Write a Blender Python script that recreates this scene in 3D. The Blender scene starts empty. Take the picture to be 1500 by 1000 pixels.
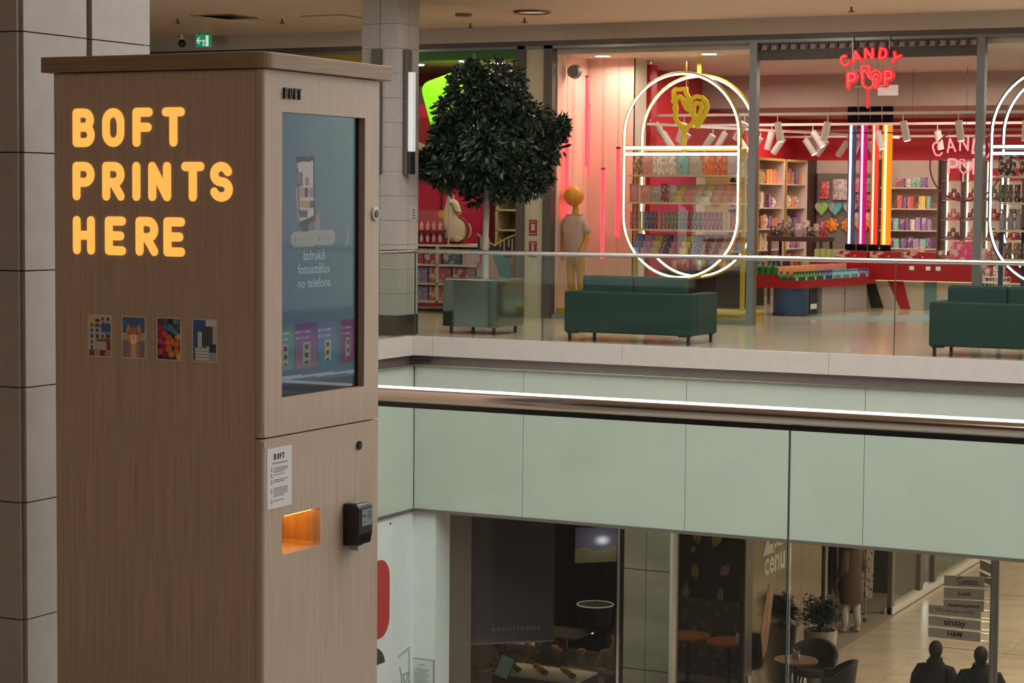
import bpy, bmesh, math, random
from math import sin, cos, pi, radians
from mathutils import Vector, Matrix

S = bpy.context.scene
COL = S.collection
RND = random.Random(7)

# ------------------------------------------------------------------ camera
def camera():
    yaw, pitch, roll = 0.46011277, 0.06783699, 0.00867791
    fwd = Vector((-sin(yaw) * cos(pitch), cos(yaw) * cos(pitch), -sin(pitch)))
    right = Vector((cos(yaw), sin(yaw), 0))
    up = right.cross(fwd)
    r = right * cos(roll) + up * sin(roll)
    u = -right * sin(roll) + up * cos(roll)
    cd = bpy.data.cameras.new('camera')
    cam = bpy.data.objects.new('camera', cd)
    COL.objects.link(cam)
    cd.sensor_width = 36
    cd.lens = 36 * 3064.8 / 1500
    cd.clip_end = 200
    m = Matrix((( r.x, u.x, -fwd.x, 0), (r.y, u.y, -fwd.y, 0), (r.z, u.z, -fwd.z, 1.6), (0, 0, 0, 1)))
    cam.matrix_world = m
    S.camera = cam
camera()

# ------------------------------------------------------------------ sky, lights, exposure
S.view_settings.view_transform = 'Standard'
S.view_settings.look = 'None'
S.view_settings.exposure = 0.0
S.view_settings.gamma = 1.0
S.view_settings.use_curve_mapping = False
W = bpy.data.worlds.new('overcast_sky')
S.world = W
W.use_nodes = True
bgn = W.node_tree.nodes['Background']
bgn.inputs[0].default_value = (1.0, 0.985, 0.95, 1)
bgn.inputs[1].default_value = 3.5
S.cycles.max_bounces = 8
S.cycles.diffuse_bounces = 4
S.cycles.glossy_bounces = 4
S.cycles.transparent_max_bounces = 24
S.cycles.sample_clamp_indirect = 4.0
S.cycles.use_denoising = True

def area(name, loc, sx, sy, energy, color=(1, 1, 1), rot=(0, 0, 0), portal=False, spread=180):
    l = bpy.data.lights.new(name, 'AREA')
    l.shape = 'RECTANGLE'; l.size = sx; l.size_y = sy; l.energy = energy; l.color = color
    l.spread = radians(spread)
    if portal: l.cycles.is_portal = True
    o = bpy.data.objects.new(name, l); o.location = loc; o.rotation_euler = rot
    COL.objects.link(o)
    return o
WARM = (1.0, 0.80, 0.60)
area('skylight_portal', (-1.0, 13.2, 7.9), 22.0, 15.0, 1, portal=True)
# lamps of the far walkway ceiling
for x in (-15.5, -12.0, -8.6, -5.2):
    area('walkway_lamp', (x, 23.4, 3.86), 0.5, 0.5, 36, WARM)
for x, y in ((-6.0, 1.5), (-2.0, 1.0), (2.5, 2.0), (6.5, 2.0), (-1.0, -2.5)):
    area('near_side_fill', (x, y, 3.86), 0.9, 0.9, 17, (1.0, 0.78, 0.58))  # unseen lights added over the near side to brighten the kiosk
# candy shop ceiling lamps and its window display spot; the oval rack lights are added fills
for x, y, e in ((-10.6, 29.0, 74), (-7.4, 29.0, 74), (-4.4, 29.0, 42)):
    area('candy_shop_lamp', (x, y, 3.42), 1.6, 2.4, e, (1.0, 0.85, 0.72))
for x in (-11.0, -9.2, -7.4, -5.4):
    area('candy_shop_rear_lamp', (x, 33.6, 2.98), 1.2, 1.0, 38, (1.0, 0.80, 0.65))
area('window_display_lamp', (-11.2, 26.25, 3.45), 1.2, 0.4, 24, (1.0, 0.86, 0.72))
area('oval_display_fill', (-10.3, 26.3, 3.45), 1.0, 0.3, 17, (1.0, 0.88, 0.76))  # added light that lifts the goods on the yellow-framed rack
area('oval_display_fill', (-5.4, 26.3, 3.45), 1.0, 0.3, 15, (1.0, 0.88, 0.76))  # added light for the goods on the navy-framed rack
area('toy_shop_lamp', (-13.9, 27.3, 3.45), 2.2, 1.6, 50, (1.0, 0.84, 0.68))
area('side_shop_lamp', (-18.0, 27.3, 3.45), 2.2, 1.6, 12, (1.0, 0.84, 0.68))
# ground floor
for y in (30.0, 35.0, 40.0, 45.0):
    area('corridor_lamp', (-6.6, y, -2.05), 1.6, 1.6, 150, (1.0, 0.82, 0.62))
area('corridor_lamp_front', (-5.0, 25.0, -2.05), 1.5, 1.5, 40, (1.0, 0.82, 0.62))
area('cafe_lamp', (-12.4, 25.5, -2.1), 1.6, 1.6, 28, (1.0, 0.72, 0.45))

area('cafe_table_fill', (-10.8, 28.0, -2.1), 0.5, 0.5, 9, (1.0, 0.72, 0.45))  # unseen light added to brighten the cafe tables and banquette

# ------------------------------------------------------------------ materials
MATS = {}
def mat(name, col=(0.5, 0.5, 0.5), rough=0.6, metal=0.0, spec=0.5, noise=0.0, nscale=8.0, stretch=None,
        bump=0.0, emit=None, estr=1.0, objcol=False, stripes=None, trans=0.0, coat=0.0, alpha=1.0):
    if name in MATS: return MATS[name]
    m = bpy.data.materials.new(name); m.use_nodes = True
    nt = m.node_tree; b = nt.nodes['Principled BSDF']; L = nt.links.new
    b.inputs['Roughness'].default_value = rough
    b.inputs['Metallic'].default_value = metal
    b.inputs['Specular IOR Level'].default_value = spec
    b.inputs['Transmission Weight'].default_value = trans
    b.inputs['Coat Weight'].default_value = coat
    b.inputs['Alpha'].default_value = alpha
    base = nt.nodes.new('ShaderNodeRGB'); base.outputs[0].default_value = (*col, 1)
    src = base.outputs[0]
    if objcol:
        oi = nt.nodes.new('ShaderNodeObjectInfo'); src = oi.outputs['Color']
    tc = nt.nodes.new('ShaderNodeTexCoord')
    mp = nt.nodes.new('ShaderNodeMapping'); L(tc.outputs['Object'], mp.inputs[0])
    if stretch: mp.inputs['Scale'].default_value = stretch
    nz = nt.nodes.new('ShaderNodeTexNoise'); nz.inputs['Scale'].default_value = nscale
    nz.inputs['Detail'].default_value = 4
    L(mp.outputs[0], nz.inputs['Vector'])
    mr = nt.nodes.new('ShaderNodeMapRange')
    mr.inputs[1].default_value = 0.3; mr.inputs[2].default_value = 0.7
    n = max(noise, 0.03)
    mr.inputs[3].default_value = 1 - n; mr.inputs[4].default_value = 1 + n
    L(nz.outputs[0], mr.inputs[0])
    mx = nt.nodes.new('ShaderNodeMix'); mx.data_type = 'RGBA'; mx.blend_type = 'MULTIPLY'
    mx.inputs[0].default_value = 1
    L(src, mx.inputs[6]); L(mr.outputs[0], mx.inputs[7])
    out = mx.outputs[2]
    if stripes:   # (axis scale, second colour, width)
        sc, c2, wdt = stripes
        w = nt.nodes.new('ShaderNodeTexVoronoi'); w.inputs['Scale'].default_value = sc
        if name == 'printed_package': w.distance = 'CHEBYCHEV'
        L(tc.outputs['Object'], w.inputs['Vector'])
        cr = nt.nodes.new('ShaderNodeMath'); cr.operation = 'LESS_THAN'; cr.inputs[1].default_value = wdt
        if name == 'printed_package':
            sx = nt.nodes.new('ShaderNodeSeparateColor'); L(w.outputs['Color'], sx.inputs[0]); L(sx.outputs[0], cr.inputs[0])
        else: L(w.outputs['Distance'], cr.inputs[0])
        m2 = nt.nodes.new('ShaderNodeMix'); m2.data_type = 'RGBA'
        L(cr.outputs[0], m2.inputs[0]); L(out, m2.inputs[6]); m2.inputs[7].default_value = (*c2, 1)
        out = m2.outputs[2]
    L(out, b.inputs['Base Color'])
    if bump:
        bp = nt.nodes.new('ShaderNodeBump'); bp.inputs['Strength'].default_value = bump
        bp.inputs['Distance'].default_value = 0.01
        L(nz.outputs[0], bp.inputs['Height']); L(bp.outputs[0], b.inputs['Normal'])
    if emit:
        b.inputs['Emission Color'].default_value = (*emit, 1)
        b.inputs['Emission Strength'].default_value = estr
    MATS[name] = m
    return m

def glass_mat(name, tint=(0.93, 0.97, 0.95), rough=0.0, ior=1.45):
    m = bpy.data.materials.new(name); m.use_nodes = True
    nt = m.node_tree; nt.nodes.clear(); L = nt.links.new
    o = nt.nodes.new('ShaderNodeOutputMaterial')
    t = nt.nodes.new('ShaderNodeBsdfTransparent'); t.inputs[0].default_value = (*tint, 1)
    g = nt.nodes.new('ShaderNodeBsdfGlossy'); g.inputs['Roughness'].default_value = rough
    f = nt.nodes.new('ShaderNodeFresnel')
    ge = nt.nodes.new('ShaderNodeNewGeometry'); mr = nt.nodes.new('ShaderNodeMapRange')
    mr.inputs[3].default_value = ior; mr.inputs[4].default_value = 1 / ior
    L(ge.outputs['Backfacing'], mr.inputs[0]); L(mr.outputs[0], f.inputs[0])
    x = nt.nodes.new('ShaderNodeMixShader')
    L(f.outputs[0], x.inputs[0]); L(t.outputs[0], x.inputs[1]); L(g.outputs[0], x.inputs[2]); L(x.outputs[0], o.inputs[0])
    MATS[name] = m
    return m

def print_mat(name, emit=0.0, rough=0.5):
    """flat print: colours are stored on the mesh faces"""
    m = bpy.data.materials.new(name); m.use_nodes = True
    nt = m.node_tree; b = nt.nodes['Principled BSDF']; L = nt.links.new
    a = nt.nodes.new('ShaderNodeVertexColor'); a.layer_name = 'print'
    b.inputs['Roughness'].default_value = rough
    if not emit: L(a.outputs[0], b.inputs['Base Color'])
    if emit:
        b.inputs['Base Color'].default_value = (0.01, 0.01, 0.012, 1)
        L(a.outputs[0], b.inputs['Emission Color']); b.inputs['Emission Strength'].default_value = emit
    MATS[name] = m
    return m

def s2l(c):  # sRGB 0-255 -> linear
    return tuple(((v / 255) / 12.92 if v / 255 <= 0.04045 else (((v / 255) + 0.055) / 1.055) ** 2.4) for v in c)

glass = glass_mat('clear_glass', (0.93, 0.965, 0.945), 0.0, 1.33)
farglass = glass_mat('greenish_glass', (0.885, 0.935, 0.90), 0.0, 1.2)
sideglass = glass_mat('side_cafe_glass', (0.74, 0.74, 0.75), 0.0, 1.03)
shopglass = glass_mat('shop_glass', (0.93, 0.95, 0.94), 0.0, 1.3)
cafeglass = glass_mat('cafe_glass', (0.80, 0.80, 0.80), 0.0, 1.2)
acrylic_red = glass_mat('red_acrylic', (1.0, 0.18, 0.22))
pprint = print_mat('printed_paper')
pscreen = print_mat('lit_screen', 1.0, 0.04)
white_plastic = mat('white_plastic', (0.75, 0.74, 0.72), 0.4)
black_plastic = mat('black_plastic', (0.012, 0.012, 0.013), 0.35)
black_metal = mat('black_metal', (0.02, 0.02, 0.022), 0.4, 0.3)
steel = mat('brushed_steel', (0.62, 0.58, 0.54), 0.22, 1.0, noise=0.06, nscale=30, stretch=(1, 1, 0.05))
mirror_steel = mat('mirror_steel', (0.30, 0.36, 0.33), 0.08, 1.0)
gold_steel = mat('tan_polished_steel', (0.23, 0.195, 0.14), 0.13, 1.0, noise=0.25, nscale=2.2, stretch=(0.3, 0.3, 1.3), bump=0.25)
white_paint = mat('white_paint', (0.72, 0.71, 0.68), 0.6)
led_white = mat('white_led', (1, 1, 1), 0.5, emit=(1.0, 0.95, 0.88), estr=3.2)
paper_white = mat('white_paper', (0.8, 0.8, 0.8), 0.7)
prod = mat('printed_package', (1, 1, 1), 0.45, objcol=True, noise=0.3, nscale=6, stripes=(5.5, (0.46, 0.36, 0.31), 0.24))
plain = mat('coloured_plastic', (1, 1, 1), 0.4, objcol=True)
skin_m = mat('skin', (0.52, 0.32, 0.24), 0.55)

ORDN = ['first', 'second', 'third', 'fourth', 'fifth', 'sixth', 'seventh', 'eighth', 'ninth', 'tenth', 'eleventh', 'twelfth', 'thirteenth', 'fourteenth', 'fifteenth', 'sixteenth', 'seventeenth', 'eighteenth', 'nineteenth', 'twentieth'] + ['twenty-' + q for q in ('first', 'second', 'third', 'fourth', 'fifth', 'sixth', 'seventh', 'eighth', 'ninth')] + ['thirtieth', 'thirty-first', 'thirty-second']
# ------------------------------------------------------------------ mesh helpers
class B:
    def __init__(self): self.bm = bmesh.new()
    def box(self, x0, x1, y0, y1, z0, z1):
        v = [self.bm.verts.new(p) for p in ((x0,y0,z0),(x1,y0,z0),(x1,y1,z0),(x0,y1,z0),(x0,y0,z1),(x1,y0,z1),(x1,y1,z1),(x0,y1,z1))]
        for f in ((0,3,2,1),(4,5,6,7),(0,1,5,4),(1,2,6,5),(2,3,7,6),(3,0,4,7)):
            self.bm.faces.new([v[i] for i in f])
        return self
    def ngon_prism(self, pts, vec):
        a = [self.bm.verts.new(p) for p in pts]
        b = [self.bm.verts.new(Vector(p) + Vector(vec)) for p in pts]
        n = len(a)
        self.bm.faces.new(a[::-1]); self.bm.faces.new(b)
        for i in range(n):
            self.bm.faces.new((a[i], a[(i+1) % n], b[(i+1) % n], b[i]))
        return self
    def cyl(self, p0, p1, r0, r1=None, seg=12, caps=True):
        r1 = r0 if r1 is None else r1
        p0, p1 = Vector(p0), Vector(p1); d = (p1 - p0).normalized()
        a = d.orthogonal().normalized(); b = d.cross(a)
        A, Bv = [], []
        for i in range(seg):
            t = 2 * pi * i / seg; o = a * cos(t) + b * sin(t)
            A.append(self.bm.verts.new(p0 + o * r0)); Bv.append(self.bm.verts.new(p1 + o * r1))
        for i in range(seg):
            self.bm.faces.new((A[i], A[(i+1) % seg], Bv[(i+1) % seg], Bv[i]))
        if caps:
            self.bm.faces.new(A[::-1]); self.bm.faces.new(Bv)
        return self
    def tube(self, pts, r, seg=8, closed=False):
        pts = [Vector(p) for p in pts]; n = len(pts); rings = []
        for i, p in enumerate(pts):
            if closed: d = pts[(i+1) % n] - pts[i-1]
            else: d = pts[min(i+1, n-1)] - pts[max(i-1, 0)]
            d.normalize()
            up = Vector((0, 0, 1)) if abs(d.z) < 0.9 else Vector((0, 1, 0))
            if i and not closed or i: up = last
            a = d.cross(up); a.normalize(); b = a.cross(d); last = b
            rr = r[i] if isinstance(r, (list, tuple)) else r
            rings.append([self.bm.verts.new(p + (a * cos(2*pi*k/seg) + b * sin(2*pi*k/seg)) * rr) for k in range(seg)])
        m = n if closed else n - 1
        for i in range(m):
            A, C = rings[i], rings[(i+1) % n]
            for k in range(seg):
                self.bm.faces.new((A[k], A[(k+1) % seg], C[(k+1) % seg], C[k]))
        if not closed:
            self.bm.faces.new(rings[0][::-1]); self.bm.faces.new(rings[-1])
        return self
    def lathe(self, prof, seg=20, c=(0, 0, 0)):
        rings = []
        for r, z in prof:
            rings.append([self.bm.verts.new((c[0] + max(r, 1e-4) * cos(2*pi*k/seg), c[1] + max(r, 1e-4) * sin(2*pi*k/seg), c[2] + z)) for k in range(seg)])
        for A, C in zip(rings, rings[1:]):
            for k in range(seg):
                self.bm.faces.new((A[k], A[(k+1) % seg], C[(k+1) % seg], C[k]))
        self.bm.faces.new(rings[0][::-1]); self.bm.faces.new(rings[-1])
        return self
    def ball(self, c, r, sx=1, sy=1, sz=1, seg=12, rings=8):
        m = Matrix.Translation(c) @ Matrix.Diagonal((r*sx, r*sy, r*sz, 1))
        bmesh.ops.create_uvsphere(self.bm, u_segments=seg, v_segments=rings, radius=1, matrix=m)
        return self
    def loft(self, rings, seg=20):
        R = [[self.bm.verts.new((cx + rx * cos(2*pi*k/seg), cy + ry * sin(2*pi*k/seg), z)) for k in range(seg)] for cx, cy, z, rx, ry in rings]
        for A, C in zip(R, R[1:]):
            for k in range(seg): self.bm.faces.new((A[k], A[(k+1) % seg], C[(k+1) % seg], C[k]))
        self.bm.faces.new(R[0][::-1]); self.bm.faces.new(R[-1]); return self
    def quad(self, *p):
        self.bm.faces.new([self.bm.verts.new(q) for q in p]); return self
    def xf(self, m):
        bmesh.ops.transform(self.bm, matrix=m, verts=self.bm.verts); return self
    def obj(self, name, material=None, parent=None, loc=None, bevel=0, smooth=False, seg=2):
        bmesh.ops.recalc_face_normals(self.bm, faces=self.bm.faces)
        me = bpy.data.meshes.new(name)
        if bevel:
            es = [e for e in self.bm.edges if len(e.link_faces) == 2 and e.calc_face_angle(0) > 0.6]
            bmesh.ops.bevel(self.bm, geom=es, offset=bevel, segments=seg, affect='EDGES', profile=0.5)
        self.bm.to_mesh(me); self.bm.free()
        if smooth:
            for p in me.polygons: p.use_smooth = True
            try: me.set_sharp_from_angle(angle=radians(40))
            except Exception: pass
        if material: me.materials.append(material)
        o = bpy.data.objects.new(name, me); COL.objects.link(o)
        if parent: o.parent = parent
        if loc: o.location = loc
        return o

def tag(o, label=None, cat=None, group=None, kind=None):
    if label: o['label'] = label
    if cat: o['category'] = cat
    if group: o['group'] = group
    if kind: o['kind'] = kind
    return o
def thing(name, label, cat, loc=(0, 0, 0), rz=0, group=None):
    o = bpy.data.objects.new(name, None); COL.objects.link(o)
    o.empty_display_size = 0.1
    o.location = loc; o.rotation_euler = (0, 0, rz)
    return tag(o, label, cat, group)
def struct(name, loc=(0, 0, 0)):
    o = bpy.data.objects.new(name, None); COL.objects.link(o); o.location = loc
    o.empty_display_size = 0.1
    o['kind'] = 'structure'; return o
def sbox(name, m, *a):
    o = B().box(*a).obj(name, m); o['kind'] = 'structure'; return o
def cp(o, parent=None, loc=None, rz=None, label=None, group=None, color=None):
    c = o.copy(); COL.objects.link(c)
    if parent is not None: c.parent = parent
    if loc is not None: c.location = loc
    if rz is not None: c.rotation_euler = (0, 0, rz)
    if label: c['label'] = label
    if group: c['group'] = group
    if color: c.color = (*color, 1)
    return c
def cptree(o, loc, rz=None, label=None, group=None, color=None):
    kids = [x for x in bpy.data.objects if x.parent == o]
    c = cp(o, None, loc, rz, label, group)
    for k in kids:
        sub = [x for x in bpy.data.objects if x.parent == k]
        kc = cp(k, c)
        if color and k.get('tint'): kc.color = (*color, 1)
        for s in sub: cp(s, kc)
    return c

# lettering by strokes with round ends, unit box: width 0.6, height 1
def arc(cx, cz, rx, rz, a0, a1, n=10):
    return [(cx + rx * cos(radians(a0 + (a1 - a0) * i / n)), cz + rz * sin(radians(a0 + (a1 - a0) * i / n))) for i in range(n + 1)]
GL = {
 'B': [[(0, 0), (0, 1)], [(0, 1), (.3, 1)] + arc(.33, .76, .24, .24, 90, -90)[1:] + [(0, .52)], [(.33, .52)] + arc(.36, .26, .24, .26, 90, -90) + [(0, 0)]],
 'O': [arc(.3, .68, .3, .32, 0, 180) + arc(.3, .32, .3, .32, 180, 360) + [(.6, .68)]],
 'F': [[(0, 0), (0, 1), (.5, 1)], [(0, .5), (.46, .5)]],
 'T': [[(0, 1), (.6, 1)], [(.3, 1), (.3, 0)]],
 'P': [[(0, 0), (0, 1), (.32, 1)] + arc(.34, .73, .26, .27, 90, -90)[1:] + [(0, .46)]],
 'R': [[(0, 0), (0, 1), (.32, 1)] + arc(.34, .73, .26, .27, 90, -90)[1:] + [(0, .46)], [(.28, .46), (.6, 0)]],
 'I': [[(0, 0), (0, 1)]],
 'N': [[(0, 0), (0, 1), (.6, 0), (.6, 1)]],
 'S': [arc(.3, .75, .28, .25, 20, 270, 12) + arc(.3, .25, .3, .25, 90, -160, 12)],
 'H': [[(0, 0), (0, 1)], [(.6, 0), (.6, 1)], [(0, .5), (.6, .5)]],
 'E': [[(.55, 1), (0, 1), (0, 0), (.55, 0)], [(0, .5), (.48, .5)]],
 'C': [arc(.33, .68, .3, .32, 40, 180) + arc(.33, .32, .3, .32, 180, 320)],
 'A': [[(0, 0), (.3, 1), (.6, 0)], [(.12, .35), (.48, .35)]],
 'D': [[(0, 0), (0, 1), (.2, 1)] + arc(.22, .6, .38, .4, 90, 0)[1:] + arc(.22, .4, .38, .4, 0, -90) + [(0, 0)]],
 'Y': [[(0, 1), (.3, .5), (.6, 1)], [(.3, .5), (.2, 0)]],
}
def stroke(b, lines, w, depth, place):
    """lines in 2D, capsules of width w; place((x,z),d) -> 3D point, d is depth"""
    r = w / 2; cnt = 0
    for ln in lines:
        for (x0, z0), (x1, z1) in zip(ln, ln[1:]):
            cnt += 1; eps = cnt * min(.00012, depth * .02)
            dx, dz = x1 - x0, z1 - z0; l = math.hypot(dx, dz)
            if l < 1e-6: continue
            a0 = math.atan2(dz, dx)
            pts = [(x1 + r * cos(a0 + t), z1 + r * sin(a0 + t)) for t in [(-pi/2) + pi * k / 6 for k in range(7)]]
            pts += [(x0 + r * cos(a0 + t), z0 + r * sin(a0 + t)) for t in [(pi/2) + pi * k / 6 for k in range(7)]]
            A = [b.bm.verts.new(place(p, eps)) for p in pts]; C = [b.bm.verts.new(place(p, depth)) for p in pts]
            n = len(A)
            b.bm.faces.new(A); b.bm.faces.new(C[::-1])
            for i in range(n): b.bm.faces.new((A[i], C[i], C[(i+1) % n], A[(i+1) % n]))
def letters_lines(ch, x, z, s, wscale=1.0):
    return [[(x + px * s * wscale, z + pz * s) for px, pz in ln] for ln in GL[ch]]

def text(name, body, size, material, parent, M, extrude=0.002, align='CENTER', shear=0.0, bold=0.0):
    cu = bpy.data.curves.new(name, 'FONT'); cu.body = body; cu.size = size
    cu.align_x = align; cu.align_y = 'CENTER'; cu.extrude = extrude; cu.resolution_u = 3; cu.shear = shear; cu.offset = bold
    t = bpy.data.objects.new('tmp', cu); COL.objects.link(t)
    dg = bpy.context.evaluated_depsgraph_get()
    me = bpy.data.meshes.new_from_object(t.evaluated_get(dg))
    bpy.data.objects.remove(t); bpy.data.curves.remove(cu)
    me.transform(M); me.materials.clear(); me.materials.append(material); me.name = name
    o = bpy.data.objects.new(name, me); COL.objects.link(o)
    if parent: o.parent = parent
    return o
def face_mY(x, y, z):   # text plane facing -Y
    return Matrix.Translation((x, y, z)) @ Matrix.Rotation(pi/2, 4, 'X')
def face_pX(x, y, z):   # text plane facing +X
    return Matrix.Translation((x, y, z)) @ Matrix.Rotation(pi/2, 4, 'Z') @ Matrix.Rotation(pi/2, 4, 'X')

def picture(name, w, h, nu, nv, fn, M, parent=None, material=None):
    """flat print: fn(u,v) -> linear colour, drawn in the XZ plane facing -Y then moved by M"""
    vs, fs, cols = [], [], []
    for j in range(nv + 1):
        for i in range(nu + 1):
            vs.append((w * (i / nu - .5), 0, h * (j / nv - .5)))
    for j in range(nv):
        for i in range(nu):
            a = j * (nu + 1) + i
            fs.append((a, a + 1, a + nu + 2, a + nu + 1)); cols.append(fn((i + .5) / nu, (j + .5) / nv))
    me = bpy.data.meshes.new(name); me.from_pydata(vs, [], fs)
    ca = me.color_attributes.new('print', 'FLOAT_COLOR', 'CORNER')
    flat = []
    for c in cols: flat += [c[0], c[1], c[2], 1] * 4
    ca.data.foreach_set('color', flat)
    me.materials.append(material or pprint); me.transform(M)
    o = bpy.data.objects.new(name, me); COL.objects.link(o)
    if parent: o.parent = parent
    return o

def skin(name, verts, edges, material, parent, sub=1, root=0):
    """verts: (x,y,z,rx[,ry])"""
    bm = bmesh.new(); ly = bm.verts.layers.skin.verify(); vs = []
    for v in verts:
        w = bm.verts.new(v[:3]); w[ly].radius = (v[3], v[4] if len(v) > 4 else v[3]); vs.append(w)
    for a, b in edges: bm.edges.new((vs[a], vs[b]))
    vs[root][ly].use_root = True
    me = bpy.data.meshes.new(name); bm.to_mesh(me); bm.free()
    o = bpy.data.objects.new(name, me); COL.objects.link(o)
    sk = o.modifiers.new('s', 'SKIN'); sk.use_smooth_shade = True
    ss = o.modifiers.new('u', 'SUBSURF'); ss.levels = sub; ss.render_levels = sub
    dg = bpy.context.evaluated_depsgraph_get()
    m2 = bpy.data.meshes.new_from_object(o.evaluated_get(dg))
    o.modifiers.clear(); o.data = m2; bpy.data.meshes.remove(me); m2.name = name
    m2.materials.clear(); m2.materials.append(material)
    for p in m2.polygons: p.use_smooth = True
    if parent: o.parent = parent
    return o
# ------------------------------------------------------------------ the two storeys
stone = mat('beige_stone_tile', (0.37, 0.325, 0.295), 0.35, noise=0.05, nscale=14)
stone_dark = mat('tile_joint', (0.05, 0.04, 0.035), 0.7)
conc = mat('plain_concrete', (0.35, 0.33, 0.30), 0.8, noise=0.06)
ceil_m = mat('cream_ceiling', (0.80, 0.62, 0.47), 0.85, noise=0.03)
fasc_m = mat('taupe_fascia', (0.46, 0.39, 0.32), 0.7)
floor_tile = mat('polished_floor_tile', (0.47, 0.41, 0.33), 0.16, noise=0.08, nscale=2.2)
joint_m = mat('floor_joint', (0.16, 0.13, 0.10), 0.7)
kerb_m = mat('white_stone_kerb', (0.47, 0.42, 0.39), 0.45, noise=0.04, nscale=10)
band_m = mat('grey_metal_band', (0.17, 0.14, 0.13), 0.35, 0.5)
green_glass = mat('pale_green_backpainted_glass', (0.44, 0.49, 0.43), 0.08, spec=0.6, noise=0.03, nscale=1.5)
darkroom = mat('dim_wall_paint', (0.16, 0.13, 0.11), 0.8)
white_wall = mat('cool_white_wall', (0.58, 0.62, 0.61), 0.65, noise=0.02)

sbox('floor', conc, -14, 10, -5, 5.6, -0.4, 0)
sbox('floor_left', conc, -19, -11.72, 5.6, 20.9, -0.4, -0.006)
sbox('ceiling', ceil_m, -19, 10, -5, 5.6, 3.93, 4.1)
sbox('wall_behind', darkroom, -14, 10, -5.2, -5, -0.4, 4)
sbox('wall_near_left', darkroom, -14.2, -14, -5, 5.6, -0.4, 4)
sbox('ceiling_left', ceil_m, -19, -11.62, 5.6, 20.9, 3.93, 4.1)
sbox('ceiling_far', ceil_m, -19, 10, 20.9, 25.6, 3.93, 4.1)
sbox('wall_right', white_paint, 10, 10.2, -5, 36, -5.6, 8)
sbox('wall_left', darkroom, -19.2, -19, 5.6, 36, -0.4, 8)
sbox('wall_above_far', white_paint, -12, 10, 20.9, 21.1, 4.1, 8)
sbox('wall_above_near', darkroom, -12, 10, 5.4, 5.6, 4.1, 8)
sbox('wall_above_left', white_paint, -12.0, -11.8, 5.6, 20.9, 4.1, 8)
sbox('wall_void_near', mat('taupe_paint', (.20, .18, .16), .8), -12, 10, 5.4, 5.6, -5.4, -0.4)

# the far walkway: slab with floor tiles
fl = sbox('floor_upper', joint_m, -19, 10, 20.98, 36.6, -0.4, -0.012)
t0 = None
tile_w = 1.18
for i in range(13):
    for j in range(4):
        x = -15.9 + i * tile_w; y = 20.99 + j * 1.155
        if t0 is None:
            t0 = B().box(0, tile_w - .005, 0, 1.15, -0.012, 0).obj('tile', floor_tile, fl, (x, y, 0))
        else: cp(t0, fl, (x, y, 0))
# the shop floor inside the candy shop
teal_m = mat('pale_teal_floor', (0.24, 0.38, 0.40), 0.25)
for i in range(8):
    for j in range(5):
        x = -12.0 + i * 1.18; y = 25.62 + j * 1.98
        if i == 0 and j == 0: s0 = B().box(0, 1.175, 0, 1.97, -0.012, 0).obj('tile', floor_tile, fl, (x, y, 0))
        else: cp(s0, fl, (x, y, 0))
B().ngon_prism([(-9.25, 27.6, 0.0), (-8.6, 27.15, 0.0), (-4.0, 30.1, 0.0), (-4.0, 30.5, 0.0), (-7.4, 30.4, 0)], (0, 0, 0.004)).obj('floor_inlay', teal_m, fl)
B().ngon_prism([(-6.9, 27.2, 0.0), (-6.0, 26.6, 0.0), (-4.0, 27.8, 0.0), (-4.0, 28.7, 0.0)], (0, 0, 0.004)).obj('floor_inlay', mat('brick_red_floor', (0.38, 0.14, 0.1), 0.3), fl)

# kerb, dark band and green panels round the void
k = struct('trim_1')
ed = [-11.62, -11.37, -9.02, -6.68, -4.33, -1.98, 0.4, 2.8, 5.2, 7.6, 9.99]
for a, b_ in zip(ed, ed[1:]):
    B().box(a + .002, b_ - .002, 20.9, 20.98, -0.19, 0.03).obj('kerb_panel', kerb_m, k)
for j in range(6):
    B().box(-11.70, -11.62, 20.9 - (j + 1) * 2.4 + .002, 20.9 - j * 2.4 - .002, -0.19, 0.03).obj('kerb_panel', kerb_m, k)
k = struct('trim_2')
B().box(-11.66, 10, 20.955, 21.0, -0.30, -0.19).obj('band', band_m, k)
B().box(-11.72, -11.675, 5.6, 20.955, -0.30, -0.19).obj('band', band_m, k)
B().box(-11.64, 10, 20.86, 20.955, -0.30, -0.288).obj('ledge', steel, k)
B().box(-11.675, -11.56, 5.6, 20.955, -0.30, -0.288).obj('ledge', steel, k)
w = struct('wall_void_far')
ed = [-11.60, -10.21, -8.26, -6.28, -4.30, -2.30, -0.3, 1.7, 3.7, 5.7, 7.7, 9.9]
for a, b_ in zip(ed, ed[1:]):
    B().box(a + .003, b_ - .003, 20.9, 20.93, -1.95, -0.30).obj('glass_panel', green_glass, w)
B().box(-11.64, 10, 20.93, 21.0, -1.95, -0.3).obj('backing', black_metal, w)
B().box(-11.64, 10, 20.88, 21.0, -1.985, -1.95).obj('edge_profile', band_m, w)
w = struct('wall_void_left')
for j in range(7):
    B().box(-11.64, -11.605, 20.895 - (j + 1) * 2.0 + .003, 20.895 - j * 2.0 - .003, -1.95, -0.30).obj('glass_panel', green_glass, w)
B().box(-11.7, -11.64, 5.6, 20.95, -1.95, -0.3).obj('backing', black_metal, w)
B().box(-11.7, -11.59, 5.6, 20.9, -1.985, -1.95).obj('edge_profile', band_m, w)

# small dark bracket in the corner of the band
b = B().box(-.12, .12, -.02, .02, -.02, .02)
b.box(-.05, .05, -.05, .0, -.012, .025)
tag(b.obj('corner_bracket', black_metal, loc=(-11.5, 20.86, -0.24)), 'small black bracket on the grey band in the corner of the void', 'bracket')

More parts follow.
